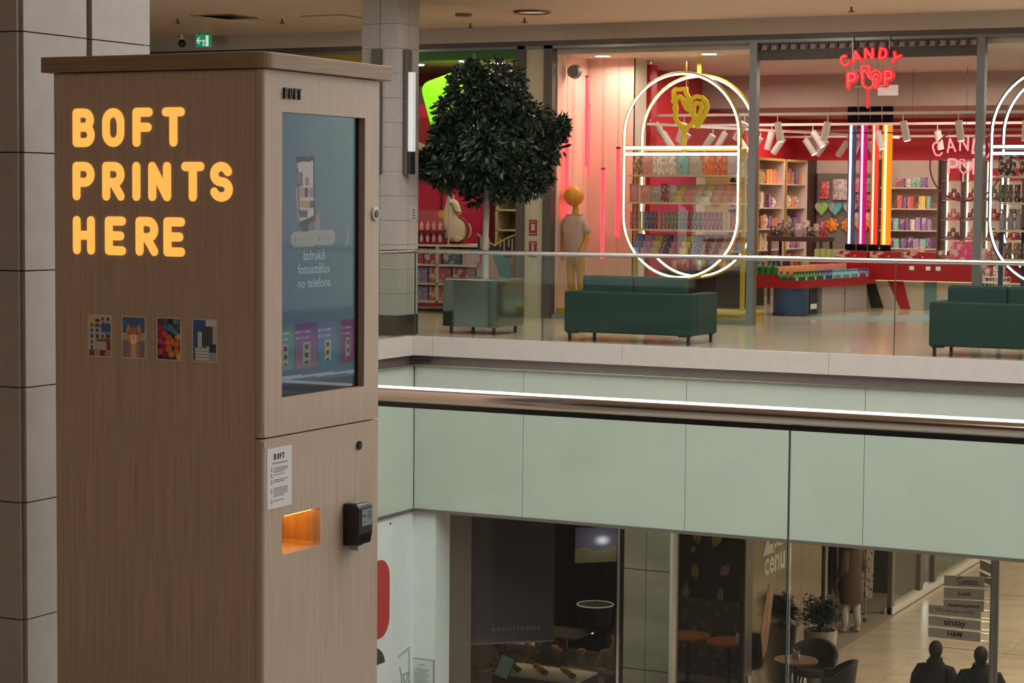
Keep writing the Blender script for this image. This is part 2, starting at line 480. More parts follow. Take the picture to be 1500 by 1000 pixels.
# tiled columns
def column(name, x1, y0, wx, wy, zs, jw, face_m=stone, base=None, ztop=3.93):
    """x1: right face, y0: front face"""
    c = struct(name)
    t = .022
    B().box(x1 - wx + t, x1 - t, y0 + t, y0 + wy - t, 0, ztop).obj('core', stone_dark, c)
    for z0, z1 in zip(zs, zs[1:]):
        for h in (0, 1):
            xa = x1 - wx + h * wx / 2; xb = xa + wx / 2
            B().box(xa + jw, xb - jw, y0, y0 + t, z0 + .002, z1 - .002).obj('tile', face_m, c)
            ya = y0 + h * wy / 2; yb = ya + wy / 2
            B().box(x1 - t, x1, ya + jw, yb - jw, z0 + .002, z1 - .002).obj('tile', face_m, c)
        B().box(x1 - wx, x1 - wx + t, y0 + jw, y0 + wy - jw, z0, z1).obj('tile', face_m, c)
    if base:
        B().box(x1 - wx - .005, x1 + .005, y0 - .005, y0 + wy, 0, base).obj('base_cladding', mat('dark_steel_plinth', (0.09, 0.075, 0.07), 0.2, 0.7), c)
    return c
column('column_near', -4.13, 5.0, 0.70, 0.66, [0, .305, .665, 1.017, 1.371, 1.728, 2.09, 2.447, 2.80, 3.16, 3.52, 3.93], .014)
column('column_far', -12.0, 21.2, 0.49, 0.49, [.236, .49, .775, 1.06, 1.345, 1.628, 1.91, 2.194, 2.477, 2.76, 3.042, 3.332, 3.613, 3.93], .004, base=.236)

# sconces on the far column
def sconce(loc, rz, lab):
    s = thing('wall_lamp', lab, 'lamp', loc, rz)
    B().box(-.0, .06, -.06, .06, -.72, .72).obj('housing', mat('taupe_metal', (0.12, 0.10, 0.09), 0.35, 0.6), s, bevel=.004)
    B().box(.06, .12, -.045, .045, -.46, .46).obj('diffuser', mat('dim_opal_diffuser', (0.7, 0.7, 0.7), 0.4, emit=(0.8, 0.8, 0.8), estr=0.25), s, bevel=.01)
    B().box(.06, .11, -.05, .05, -.72, -.46).obj('end_cover', black_metal, s)
sconce((-12.0, 21.36, 2.6), 0, 'tall slim wall lamp with pale diffuser on the far column right face')
sconce((-12.27, 21.2, 2.6), -pi/2, 'tall slim wall lamp on the left front face of the far tiled column')
b = B().box(0, .006, -.04, .04, -.085, .085)
o = tag(b.obj('notice_plate', mat('grey_enamel', (0.42, 0.41, 0.42), 0.4), loc=(-12.0, 21.56, 1.42)), 'small grey notice plate on the far tiled column beside the toy shop', 'plate')
for q in range(4): B().box(.006, .008, -.028, .028, -.06 + q * .032, -.045 + q * .032).obj('printed_line', mat('dark_ink', (.05, .05, .06), .6), o)

# near balustrade
r = thing('glass_balustrade', 'near glass balustrade with a thick shiny steel handrail in front of the void', 'balustrade', (-4.1, 5.57, 0))
B().cyl((0, 0, 1.0), (13, 0, 1.0), .0265, seg=32).obj('handrail', mat('satin_steel_rail', (0.60, 0.54, 0.50), 0.17, 1.0, noise=.03, nscale=20, stretch=(.05, 1, 1)), r, smooth=True)
B().box(0, 13, -.011, .011, .962, .976).obj('rail_channel', black_metal, r)
B().box(0, 13, -.03, .03, 0, .05).obj('base_channel', steel, r)
xs = [0, 2.215, 4.9, 7.6, 10.3, 13]
for a, b_ in zip(xs, xs[1:]):
    p = B().box(a + .004, b_ - .004, -.006, .006, .02, .965).obj('glass_pane', glass, r)
    B().box(b_ - .005, b_ - .002, -.006, .006, .02, .965).obj('pane_edge', mat('pane_edge_seal', (0.03, 0.035, 0.035), 0.4), r)
# far balustrade
r = thing('glass_balustrade', 'far glass balustrade with thin steel handrail in front of the sofas', 'balustrade', (-11.62, 20.95, 0))
rail = mat('satin_steel_rail_far', (0.55, 0.52, 0.50), 0.25, 1.0)
B().cyl((0, 0, 1.0), (21, 0, 1.02), .026, seg=16).obj('handrail', rail, r, smooth=True)
B().cyl((-.03, .02, 1.0), (-.03, -14, 1.0), .026, seg=16).obj('side_handrail', rail, r, smooth=True)
xs = [0, 1.62, 5.62, 9.6, 13.6, 17.6, 21]
seal = MATS['pane_edge_seal']
for a, b_ in zip(xs, xs[1:]):
    B().box(a + .004, b_ - .008, -.006, .006, .03, .985).obj('glass_pane', farglass, r)
    B().box(b_ - .007, b_ - .0, -.006, .006, .03, .985).obj('pane_edge', seal, r)
for j in range(5):
    B().box(-.036, -.024, -(j + 1) * 2.6 + .01, -j * 2.6 - .01, .03, .985).obj('glass_pane', farglass, r)
    B().box(-.036, -.024, -(j + 1) * 2.6 - .006, -(j + 1) * 2.6 + .006, .03, .985).obj('pane_edge', seal, r)
B().box(-.014, .0, -.008, .008, .03, .985).obj('pane_edge', seal, r)

# ------------------------------------------------------------------ shop fronts, upper storey (front plane y = 25.6)
frame_m = mat('grey_aluminium', (0.20, 0.205, 0.20), 0.35, 0.7)
dframe = mat('dark_bronze_frame', (0.09, 0.075, 0.062), 0.45, 0.3)
cream_m = mat('cream_panel', (0.42, 0.39, 0.29), 0.6)
f = struct('wall_shopfront_header')
B().box(-19, 10, 25.45, 25.7, 3.72, 3.93).obj('fascia', fasc_m, f)
B().box(-19, 10, 25.47, 25.66, 3.66, 3.72).obj('frame_head', dframe, f)
B().box(-19, 10, 25.52, 25.60, 3.62, 3.66).obj('frame_lip', frame_m, f)
# pier between the toy shop and the candy shop
p = struct('wall_pier')
B().box(-12.61, -12.49, 25.52, 25.66, 0, 3.7).obj('frame', dframe, p)
B().box(-12.49, -12.21, 25.56, 25.7, 0, 3.7).obj('panel', cream_m, p)
B().box(-12.21, -12.08, 25.52, 25.66, 0, 3.7).obj('frame', dframe, p)
sbox('wall_between_shops', cream_m, -12.5, -12.12, 25.7, 36.2, 0, 3.7)
p = struct('wall_front_posts')
for x in (-9.22, -6.295):
    B().box(x - .05, x + .05, 25.48, 25.60, 0, 3.62).obj('post', frame_m, p)
B().box(-9.27 + .1, -6.345, 25.50, 25.62, 3.40, 3.50).obj('shutter_rail', mat('charcoal_metal', (0.055, 0.05, 0.048), 0.5), p)
# perforated shutter above the entrance
sh = thing('roller_shutter', 'raised dark roller shutter with a row of slots above the candy shop entrance', 'shutter', (-9.17, 25.56, 3.5))
b = B(); b.box(0, 2.82, -.02, .02, .10, .14); b.box(0, 2.82, -.02, .02, 0, .03)
n = 22
for i in range(n + 1):
    b.box(i * 2.82 / n - .018, i * 2.82 / n + .018, -.02, .02, .03, .10)
b.obj('slotted_curtain', mat('shutter_metal', (0.07, 0.062, 0.058), 0.5, 0.4), sh)
for i in range(n):
    B().box(i * 2.82 / n + .03, (i + 1) * 2.82 / n - .03, .021, .03, .035, .095).obj('slot_film', mat('pinkish_film', (0.5, 0.4, 0.38), 0.6), sh)
# window glass
for i, (a, b_) in enumerate(((-12.06, -9.27), (-6.24, -3.4))):
    g = struct('window_%d' % (i + 1))
    nseg = 2
    for q in range(nseg):
        xa = a + (b_ - a) * q / nseg; xb = a + (b_ - a) * (q + 1) / nseg
        B().box(xa + .004, xb - .004, 25.55, 25.562, .06, 3.62).obj('pane', shopglass, g)
    B().box(a, b_, 25.53, 25.58, 0, .06).obj('sill_channel', frame_m, g)
sbox('trim_6', mat('yellow_plinth', (.45, .30, .02), .5), -12.06, -11.32, 25.66, 26.64, 0, .13)
# toy shop front: open, only the coloured header bands
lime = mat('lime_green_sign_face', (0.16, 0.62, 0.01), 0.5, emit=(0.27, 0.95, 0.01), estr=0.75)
h = struct('trim_3')
B().box(-14.6, -12.61, 25.56, 25.62, 3.50, 3.64).obj('green_band', mat('deep_green_band', (0.02, 0.14, 0.012), 0.5), h)
B().box(-19, -14.6, 25.56, 25.62, 3.45, 3.64).obj('yellow_band', mat('mustard_band', (0.30, 0.20, 0.01), 0.5), h)

# ------------------------------------------------------------------ candy shop shell
red_wall = mat('deep_red_wall', (0.50, 0.014, 0.024), 0.55)
pale = mat('pale_shop_wall', (0.66, 0.55, 0.46), 0.7)
sbox('wall_candy_left', mat('cream_wall_rod_glow', (0.78, 0.52, 0.44), 0.6), -12.12, -12.06, 25.66, 27.0, 0, 3.55)  # cream wall with the red glow of the rods put into its colour
w = struct('wall_candy_display')
for i, (a, b_) in enumerate(((-12.06, -11.84), (-11.84, -11.61), (-11.61, -11.37))):
    B().box(a + .002, b_ - .002, 26.65, 26.7, 0, 3.55).obj('panel', MATS['cream_wall_rod_glow'], w)
B().box(-11.42, -11.372, 26.652, 27.1, 0, 3.55).obj('end_panel', pale, w)
sbox('trim_4', red_wall, -11.6, -11.38, 27.3, 27.5, 0, 3.5)
w = struct('wall_candy_side')
B().box(-12.12, -12.06, 27.0, 36.0, 2.25, 3.55).obj('red_panel', red_wall, w)
B().box(-12.12, -12.06, 27.0, 30.8, 0, 2.25).obj('crimson_panel', mat('crimson_wall', (0.42, 0.02, 0.08), 0.5), w)
B().box(-12.12, -12.06, 30.8, 36.0, 0, 2.25).obj('pale_panel', pale, w)
sbox('ceiling_candy', mat('candy_shop_ceiling', (0.60, 0.50, 0.42), 0.8), -12.12, -3, 25.66, 31.0, 3.55, 4.1)
sbox('ceiling_candy_bulkhead', mat('rose_beige_bulkhead', (.42, .32, .27), .8), -12.12, -3, 31.0, 31.08, 3.05, 3.6)
sbox('ceiling_candy_rear', mat('rose_ceiling', (0.42, 0.24, 0.21), 0.8), -12.12, -3, 31.08, 36, 3.05, 4.1)
w = struct('wall_candy_back')
B().box(-12.12, -3, 35.6, 35.7, 2.33, 3.05).obj('red_panel', red_wall, w)
B().box(-12.12, -3, 35.6, 35.7, 0, 2.33).obj('pale_panel', pale, w)
sbox('wall_candy_right', pale, -3, -2.9, 25.66, 36, 0, 3.6)
# toy shop shell
pink = mat('raspberry_wall', (0.60, 0.02, 0.075), 0.5)
sbox('wall_toy_back', mat('maroon_wall', (0.26, 0.02, 0.03), 0.6), -19, -12.5, 29.6, 29.7, 0, 3.6)
w = struct('wall_toy_pink')
B().box(-15.5, -14.95, 27.6, 27.7, 0, 3.0).obj('panel', pink, w)
B().box(-14.93, -14.30, 27.75, 27.85, 0, 3.0).obj('panel', pink, w)
sbox('ceiling_toy', mat('toy_shop_ceiling', (0.40, 0.31, 0.24), 0.8), -19, -12.5, 25.66, 29.7, 3.6, 4.1)
sbox('trim_5', mat('brown_bulkhead', (0.16, 0.10, 0.075), 0.7), -16, -12.5, 27.9, 28.0, 3.0, 3.3)
# downlights in the toy shop
for nd, (x, y) in enumerate(((-15.2, 27.4), (-14.45, 26.2), (-14.1, 26.9), (-13.9, 27.5), (-13.3, 26.3), (-12.95, 26.6))):
    d = thing('downlight', ORDN[nd] + ' glowing round downlight from the left in the toy shop ceiling', 'ceiling light', (x, y, 3.6), 0, 'toy shop downlights')
    B().cyl((0, 0, -.03), (0, 0, 0), .11, seg=20).obj('lens', mat('warm_lamp_glow', (1, 1, 1), emit=(1, .93, .82), estr=3.5), d)
    B().cyl((0, 0, -.018), (0, 0, 0), .125, seg=20).obj('rim', white_plastic, d)
for i, (x, y) in enumerate(((-11.6, 26.1), (-10.1, 26.2), (-8.9, 26.8), (-7.2, 26.9))):
    d = thing('downlight', ORDN[i] + ' glowing round downlight from the left in the candy shop front ceiling', 'ceiling light', (x, y, 3.55), 0, 'candy shop downlights')
    B().cyl((0, 0, -.012), (0, 0, 0), .10, seg=20).obj('lens', MATS['warm_lamp_glow'], d)
    B().cyl((0, 0, -.008), (0, 0, 0), .115, seg=20).obj('rim', white_plastic, d)
# square grilles in the walkway ceiling at the left
for x, y, lab in ((-15.5, 22.8, 'hinged-open ceiling hatch left, above the exit sign'), (-14.2, 23.4, 'flat square ceiling hatch above the kiosk, left of the far column')):
    d = thing('ceiling_hatch', lab, 'hatch', (x, y, 3.93))
    B().box(-.32, .32, -.32, .32, -.012, 0).obj('frame', mat('hatch_frame', (.30, .23, .17), .6), d)
    o = B().box(-.29, .29, -.29, .29, -.02, -.012).obj('door', ceil_m, d)
    if x < -15: o.rotation_euler = (0, radians(7), 0); o.location = (0, 0, -.03)
# walkway ceiling fittings
for x, y, rr, lab in ((-11.43, 23.55, .24, 'large round recessed ceiling light above the tree'), (-12.4, 23.56, .11, 'small round ceiling grille left of the large ceiling light')):
    d = thing('ceiling_light', lab, 'ceiling light', (x, y, 3.93))
    B().lathe([(rr, 0), (rr * .93, -.03), (rr * .8, -.01)], 28).obj('rim', mat('bronze_rim', (0.2, 0.14, 0.1), 0.4, 0.6), d, smooth=True)
    B().cyl((0, 0, -.012), (0, 0, -.002), rr * .78, seg=24).obj('lens', mat('dim_lamp_lens', (0.6, 0.5, 0.4), 0.3, emit=(1, .8, .55), estr=.35), d)
for i, (x, y) in enumerate(((-13.0, 24.9), (-11.95, 24.4), (-7.6, 24.4), (-15.0, 23.4), (-16.3, 22.9))):
    d = B().cyl((0, 0, 0), (0, 0, -.05), .012).cyl((0, 0, -.05), (0, 0, -.062), .035, seg=14).obj('sprinkler', mat('brass_dark', (.1, .07, .04), .4, .7), loc=(x, y, 3.93))
    tag(d, ORDN[i] + ' ceiling sprinkler of the far walkway, counted from the pier leftwards then right', 'sprinkler', 'ceiling sprinklers above the far walkway')
# ------------------------------------------------------------------ photo printing kiosk
wood = mat('oak_laminate', (0.43, 0.30, 0.225), 0.5, noise=0.13, nscale=9, stretch=(14, 14, .35))
wood_front = mat('oak_laminate_front', (0.40, 0.295, 0.228), 0.48, noise=0.10, nscale=9, stretch=(14, 14, .35))
plank_edge = mat('oak_board_edge', (0.24, 0.145, 0.085), 0.5, noise=0.22, nscale=9, stretch=(.6, .6, 18))

def panel_with_holes(pts, holes, x0, x1, round_edge=0):
    """panel in the YZ plane between x0 (back) and x1 (front), outline pts, holes list of outlines"""
    bm = bmesh.new()
    def ring(P):
        vs = [bm.verts.new((x1, p[0], p[1])) for p in P]
        return [bm.edges.new((vs[i], vs[(i + 1) % len(vs)])) for i in range(len(vs))]
    es = ring(pts)
    for h in holes: es += ring(h)
    bmesh.ops.triangle_fill(bm, edges=es, use_beauty=True)
    r = bmesh.ops.extrude_face_region(bm, geom=list(bm.faces))
    vs = [g for g in r['geom'] if isinstance(g, bmesh.types.BMVert)]
    bmesh.ops.translate(bm, verts=vs, vec=(x0 - x1, 0, 0))
    if round_edge:
        e = [e for e in bm.edges if all(abs(v.co.x - x1) < 1e-5 and abs(v.co.y - pts[0][0]) < 1e-5 for v in e.verts)]
        bmesh.ops.bevel(bm, geom=e, offset=round_edge, segments=5, affect='EDGES', profile=.5)
    b = B(); b.bm.free(); b.bm = bm
    return b
def rrect(y0, y1, z0, z1, r, n=4):
    out = []
    for cx, cz, a in ((y1 - r, z1 - r, 0), (y0 + r, z1 - r, 90), (y0 + r, z0 + r, 180), (y1 - r, z0 + r, 270)):
        out += [(cx + r * cos(radians(a + 90 * k / n)), cz + r * sin(radians(a + 90 * k / n))) for k in range(n + 1)]
    return out

K = thing('photo_kiosk', 'tall oak photo printing kiosk with glowing letters and a screen', 'kiosk', (-3.007, 4.6, 0))
B().box(-.679, -.135, .018, .60, 0.02, 1.932).obj('cabinet_body', wood, K)
B().box(-.135, -.0235, .575, .60, 0.02, 1.932).obj('rear_side_panel', wood, K)
B().box(-.135, -.024, .018, .575, 0.02, .5).obj('lower_body', wood, K)
B().box(-.679, -.0245, 0, .018, 0.0, 1.932).obj('side_panel', wood, K, bevel=.0015)
HW = (.0925, .523, 1.066, 1.8245)
ud = panel_with_holes([(0, .969), (.603, .969), (.603, 1.932), (0, 1.932)], [[(HW[0], HW[2]), (HW[1], HW[2]), (HW[1], HW[3]), (HW[0], HW[3])]], -.023, 0, .012).obj('upper_door', wood_front, K)
ld = panel_with_holes([(0, .0), (.603, .0), (.603, .965), (0, .965)], [rrect(.094, .289, .645, .750, .012)], -.023, 0, .012).obj('lower_door', wood_front, K)
# top board with a rounded front corner
pts = [(-.712, -.014), (-.030, -.014)] + [(-.030 + .045 * sin(radians(t)), .031 - .045 * cos(radians(t))) for t in range(15, 91, 15)] + [(.015, .648), (-.712, .648)]
B().ngon_prism([(x, y, 1.934) for x, y in pts], (0, 0, .042)).obj('top_board', plank_edge, K, bevel=.002)
# base plinth
B().box(-.66, -.03, .02, .58, 0, .02).obj('plinth', black_plastic, K)
# screen
sc = B().box(-.0225, -.020, .085, .53, 1.058, 1.832).obj('screen', mat('screen_bezel', (.006, .006, .007), .08), K)
Y0s, Y1s, Z0s, Z1s = .094, .501, 1.07, 1.8245
def in_quad(p, q):
    s = None
    for i in range(len(q)):
        a, b = q[i], q[(i + 1) % len(q)]
        c = (b[0] - a[0]) * (p[1] - a[1]) - (b[1] - a[1]) * (p[0] - a[0])
        if s is None: s = c > 0
        elif (c > 0) != s: return False
    return True
phone = [(.193, 1.708), (.283, 1.712), (.291, 1.538), (.21, 1.520)]
pscr = [(.199, 1.694), (.277, 1.699), (.283, 1.551), (.213, 1.535)]
hand1 = [(.285, 1.63), (.30, 1.60), (.318, 1.515), (.27, 1.508), (.25, 1.53), (.288, 1.55)]
hand2 = [(.188, 1.625), (.198, 1.628), (.212, 1.532), (.203, 1.536)]
def screen_fn(u, v):
    y = Y0s + u * (Y1s - Y0s); z = Z0s + v * (Z1s - Z0s); p = (y, z)
    g = (u * .6 + v * .25)
    c = (58 + 8 * g - 4 * (1 - v), 80 + 16 * g - 14 * (1 - v), 98 - 8 * g - 8 * (1 - v))
    if in_quad(p, pscr):
        c = (138, 130, 126)
        r = (z - 1.54) / .155; q = (y - .2) / .085
        if .04 < r < .16 and .1 < q < .6: c = (62, 60, 64)
        elif .2 < r < .33: c = (120, 106, 74) if q < .75 else (60, 56, 54)
        elif .40 < r < .55 and q < .35: c = (126, 98, 92)
        elif .40 < r < .55 and .4 < q < .62: c = (48, 44, 50)
        elif .40 < r < .55 and q > .7: c = (96, 92, 88)
        elif .58 < r < .82 and .05 < q < .3: c = (66, 70, 82)
        elif .6 < r < .75 and .45 < q < .65: c = (124, 76, 74)
    elif in_quad(p, phone): c = (34, 38, 44)
    elif in_quad(p, hand1): c = (108, 94, 92)
    elif in_quad(p, hand2): c = (116, 100, 94)
    elif .253 > y > .222 and 1.505 < z < 1.53: c = (44, 46, 54)
    # rounded pill
    ex = .166 + .01; ey = .392 - .01; zz = 1.489 + (y - .28) * .02
    if .166 < y < .392 and abs(z - zz) < .021:
        if not ((y < ex or y > ey) and abs(z - zz) > .014):
            c = (112, 112, 106)
            if .182 < y < .188 and abs(z - zz) < .007: c = (60, 100, 70)
            elif .195 < y < .262 and abs(z - zz) < .005 and int(y * 400) % 3: c = (96, 108, 92)
            elif .306 < y < .314 and abs(z - zz) < .007: c = (120, 70, 82)
            elif .32 < y < .378 and abs(z - zz) < .005 and int(y * 400) % 3: c = (112, 98, 102)
    # four coloured cards
    for a, b, ca, cb in ((.094, .182, (58, 92, 84), (66, 96, 92)), (.188, .300, (72, 50, 94), (98, 78, 80)), (.306, .405, (78, 82, 110), (46, 90, 98)), (.428, .50, (80, 46, 78), (84, 50, 72))):
        if a < y < b and 1.137 < z < 1.258 + (y - .1) * .004:
            t = (1.258 - z) / .12
            c = tuple(ca[k] * (1 - t) + cb[k] * t for k in range(3))
            if t < .12: c = tuple(k * .93 for k in c)
            q = (y - a) / (b - a)
            if .15 < t < .2 and q < .75 and int(y * 500) % 3: c = tuple(min(255, k + 40) for k in c)
            if .3 < t < .35 and q < .65 and int(y * 500) % 3: c = tuple(min(255, k + 36) for k in c)
            if .42 < t < .9 and .36 < q < .68:
                c = (104, 106, 100) if a != .306 else (124, 116, 92)
                if int(z * 90) % 2 and .44 < q < .6: c = (50, 46, 52)
    if z < 1.10: c = (46, 50, 58)  # dark band of a reflection, painted into the screen image
    if abs(z - 1.118 + (y - .1) * .02) < .004: c = (112, 120, 128)  # bright line: reflection of the handrail, painted in
    # arrows
    for y0, sgn in ((.103, 1), (.466, -1)):
        d = abs(z - 1.49)
        if d < .02 and abs(y - (y0 + sgn * d * .5)) < .0025: c = (104, 122, 130)
    return tuple(q * .82 for q in s2l(c))
picture('display_image', Y1s - Y0s, Z1s - Z0s, 128, 236, screen_fn,
        Matrix.Translation((-.0192, (Y0s + Y1s) / 2, (Z0s + Z1s) / 2)) @ Matrix.Rotation(pi/2, 4, 'Z'), sc, pscreen)
stx = mat('screen_text_glow', (.02, .02, .02), .4, emit=s2l((112, 122, 122)), estr=1.0)
for ln, z in (('Izdrukā', 1.442), ('fotoattēlus', 1.405), ('no telefona', 1.367)):
    text('display_text', ln, .037, stx, sc, face_pX(-.0188, .284, z), .0002)
# glowing letters
glow = mat('glowing_amber_letter', (0.25, .12, .04), .5, emit=(1.0, 0.47, 0.085), estr=1.02)
hh, sw = .0800, .0242
for word, z, xs in (('BOFT', 1.7315, (-3.62, -3.521, -3.42, -3.324)), ('PRINTS', 1.587, (-3.621, -3.521, -3.421, -3.369, -3.262, -3.172)), ('HERE', 1.440, (-3.621, -3.513, -3.411, -3.320))):
    for ch, x in zip(word, xs):
        b = B(); stroke(b, letters_lines(ch, x + 3.007 + sw / 2, z + sw / 2, hh), sw, .004, lambda p, d: (p[0], -.0035 + d, p[1]))
        b.obj('letter', glow, K)['label'] = 'glowing amber letter ' + ch
# small black logo letters above the screen
for ch, y in zip('BOFT', (.096, .120, .144, .163)):
    b = B(); stroke(b, letters_lines(ch, y + .003, 1.862, .024, .80), .0052, .007, lambda p, d: (.007 - d, p[0], p[1]))
    b.obj('logo_letter', black_plastic, K)
# camera lens ring
c = B(); c.cyl((0, .579, 1.555), (.006, .579, 1.555), .020, seg=24); cam_ring = c.obj('camera_ring', mat('pale_ring', (.5, .47, .43), .35), K, bevel=.002)
B().cyl((.006, .579, 1.555), (.0085, .579, 1.555), .011, seg=20).obj('camera_lens', mat('lens_brown', (.03, .015, .01), .15), cam_ring)
c = B().cyl((0, .493, .901), (.005, .493, .901), .0125, seg=20).obj('lock', mat('lock_dark', (.02, .018, .016), .3, .8), K)
B().box(.005, .0062, .4905, .4955, .896, .906).obj('keyhole', mat('keyhole_grey', (.12, .1, .09), .4, .8), c)
# delivery slot
sl = panel_with_holes(rrect(.084, .299, .635, .760, .012), [rrect(.094, .289, .645, .750, .012)], -.12, -.0235).obj('delivery_slot', mat('slot_oak', (.55, .34, .15), .5, noise=.12, nscale=10, stretch=(8, 8, .5)), K)
B().box(-.125, -.120, .084, .299, .635, .760).obj('back_panel', MATS['slot_oak'], sl)
B().box(-.119, -.105, .10, .283, .738, .748).obj('light_strip', mat('amber_strip', (1, .6, .2), .5, emit=(1.0, .50, .12), estr=7.0), sl)
B().box(-.03, -.026, .10, .283, .742, .749).obj('front_light_strip', MATS['amber_strip'], sl)
# card terminal
t = B(); t.ngon_prism([(0, .408, .625), (.046, .408, .629), (.052, .408, .66), (.052, .408, .735), (.044, .408, .745), (0, .408, .745)], (0, .078, 0))
t = t.obj('card_terminal', mat('terminal_black', (.008, .008, .009), .25), K, bevel=.004)
B().box(.0522, .0535, .424, .478, .682, .728).obj('terminal_screen', mat('terminal_display', (.18, .21, .20), .25), t)
b = B()
for i in range(4): b.box(.0536, .054, .458, .472, .700 + i * .006, .703 + i * .006)
b.box(.0536, .054, .428, .446, .707, .713); b.box(.0536, .054, .430, .438, .692, .695)
b.obj('screen_marks', mat('terminal_ink', (.02, .02, .02), .5), t)
B().box(.012, .04, .425, .455, .612, .626).obj('cable_clip', mat('clip_grey', (.35, .34, .32), .5), t)
B().box(.012, .040, .415, .475, .7455, .7475).obj('top_label', mat('label_grey', (.22, .2, .19), .4), t)
# instruction sticker
st = B().box(0, .0012, .020, .140, .777, .938).obj('instruction_sticker', mat('sticker_white', (.60, .57, .57), .5), K)
ink = mat('black_ink', (.02, .02, .02), .6)
for ch, y in zip('BOFT', (.054, .069, .083, .095)):
    b = B(); stroke(b, letters_lines(ch, y, .908, .0125, .9), .0042, .0004, lambda p, d: (.0017 - d, p[0], p[1]))
    b.obj('printed_letter', ink, st)
b = B(); b.box(.0012, .0016, .042, .120, .8955, .8985)
for z0, n in ((.884, 3), (.866, 1), (.852, 2), (.830, 5), (.797, 1)):
    for i in range(n): b.box(.0012, .0015, .052, .052 + (.068 if i != n - 1 else .05), z0 - i * .0052 - .0013, z0 - i * .0052 + .0013)
b.obj('printed_lines', mat('grey_ink', (.16, .16, .17), .6), st)['kind'] = 'stuff'
b = B()
for z0 in (.881, .864, .848, .824, .796): b.box(.0012, .0015, .037, .046, z0 - .006, z0 + .006)
b.obj('printed_bullets', mat('tan_ink', (.40, .31, .17), .6), st)['kind'] = 'stuff'
# four photo prints
def photo_town(u, v):
    bx, by = int(u * 4), int(v * 7); h = math.sin(bx * 12.9 + by * 78.2) * 43758.5; h -= math.floor(h)
    fu, fv = u * 4 % 1, v * 7 % 1
    if v > .80 and u < .6: c = (176, 146, 104) if not (.3 < u < .5 and .84 < v < .92) else (60, 50, 50)
    elif v > .6 and u > .55 and v < .8: c = (60, 76, 120)
    elif v < .16: c = (150, 110, 96) if h > .4 else (84, 56, 46)
    elif v < .36 and u > .25 and u < .8: c = (158, 142, 140)
    elif v < .42 and u > .35: c = (120, 56, 50)
    else:
        c = (150, 146, 144) if h > .3 else (120, 112, 108)
        if .3 < fu < .75 and .15 < fv < .75: c = (48, 44, 46)
    return c
def photo_cat(u, v):
    c = (64, 84, 116) if v > .62 else ((152, 136, 118) if v > .42 else (108, 96, 108))
    d = math.hypot((u - .5) / .36, (v - .55) / .20)
    body = abs(u - .5) < .22 + .2 * (.4 - v) and v < .42
    ear = (abs(u - .27) < .10 * (1 - (v - .68) / .16) and .66 < v < .84) or (abs(u - .74) < .10 * (1 - (v - .68) / .16) and .66 < v < .84)
    if body: c = (164, 118, 84) if int(v * 26 + abs(u - .5) * 6) % 2 else (132, 84, 56)
    if abs(u - .5) < .13 and v < .42: c = (176, 140, 112)
    if ear: c = (176, 130, 112)
    if d < 1:
        c = (176, 118, 84)
        if int((u - .5) * 30) % 3 == 0 and v > .6: c = (120, 72, 50)
        if abs(u - .5) < .14 and v < .55: c = (196, 176, 162)
        if math.hypot((abs(u - .5) - .17) / .07, (v - .595) / .022) < 1: c = (92, 74, 30)
        if math.hypot((u - .5) / .05, (v - .50) / .015) < 1: c = (140, 70, 70)
    return c
balls = [(.1, .92, (60, 62, 66)), (.35, .93, (90, 70, 90)), (.82, .93, (92, 132, 110)), (.55, .78, (72, 128, 150)), (.75, .70, (80, 120, 150)), (.35, .80, (60, 100, 136)), (.92, .8, (60, 80, 110)),
         (.1, .76, (168, 40, 60)), (.12, .60, (150, 30, 46)), (.32, .62, (190, 60, 96)), (.14, .44, (180, 50, 80)), (.5, .52, (200, 90, 60)), (.45, .40, (206, 96, 100)), (.68, .42, (206, 110, 50)), (.85, .38, (196, 100, 40)),
         (.3, .28, (150, 30, 44)), (.14, .18, (176, 60, 100)), (.5, .26, (190, 110, 50)), (.62, .13, (206, 120, 40)), (.85, .20, (196, 96, 36)), (.95, .08, (196, 170, 60)), (.34, .1, (120, 30, 40)), (.92, .56, (190, 140, 130))]
def photo_yarn(u, v):
    c = (34, 24, 34)
    for x, y, k in balls:
        d = math.hypot((u - x), (v - y) * 1.6) / .15
        if d < 1:
            s = .75 + .25 * (1 - d) + .12 * sin((u * 40 + v * 50)); c = tuple(q * s for q in k)
    return c
def photo_tower(u, v):
    c = (48, 76, 122) if u < .55 else (150, 152, 160)
    if v > .86 and u > .55: c = (176, 176, 180)
    if .22 < u < .42 and .28 < v < .72: c = (166, 168, 176)
    if .38 < u < .86 and .36 < v < .84: c = (52, 52, 54) if int(u * 18) % 2 else (72, 70, 72)
    if .72 < u and v < .42: c = (54, 50, 54)
    if .72 < u and v < .22: c = (120, 136, 150)
    if .08 < u < .62 and v < .32:
        c = (166, 166, 162)
        if int(v * 40) % 3 == 0: c = (106, 110, 112)
    return c
pl_white = mat('photo_border', (.60, .56, .52), .4)
for i, (px, fn, lab) in enumerate(((147, photo_town, 'photo of white houses'), (197.5, photo_cat, 'photo of a ginger cat'), (249, photo_yarn, 'photo of coloured yarn balls'), (300.5, photo_tower, 'photo of a tower under blue sky'))):
    x = -3.573 + (px - 129) * .002238 + 3.007
    p = B().box(x - .0395, x + .0395, -.0012, 0, 1.1615, 1.2765).obj('photo_print', pl_white, K); p['label'] = lab
    picture('photo_image', .073, .109, 34, 52, lambda u, v, f=fn: tuple(min(.95, k * 1.55) for k in s2l(f(u, v))), Matrix.Translation((x, -.0016, 1.219)), p)
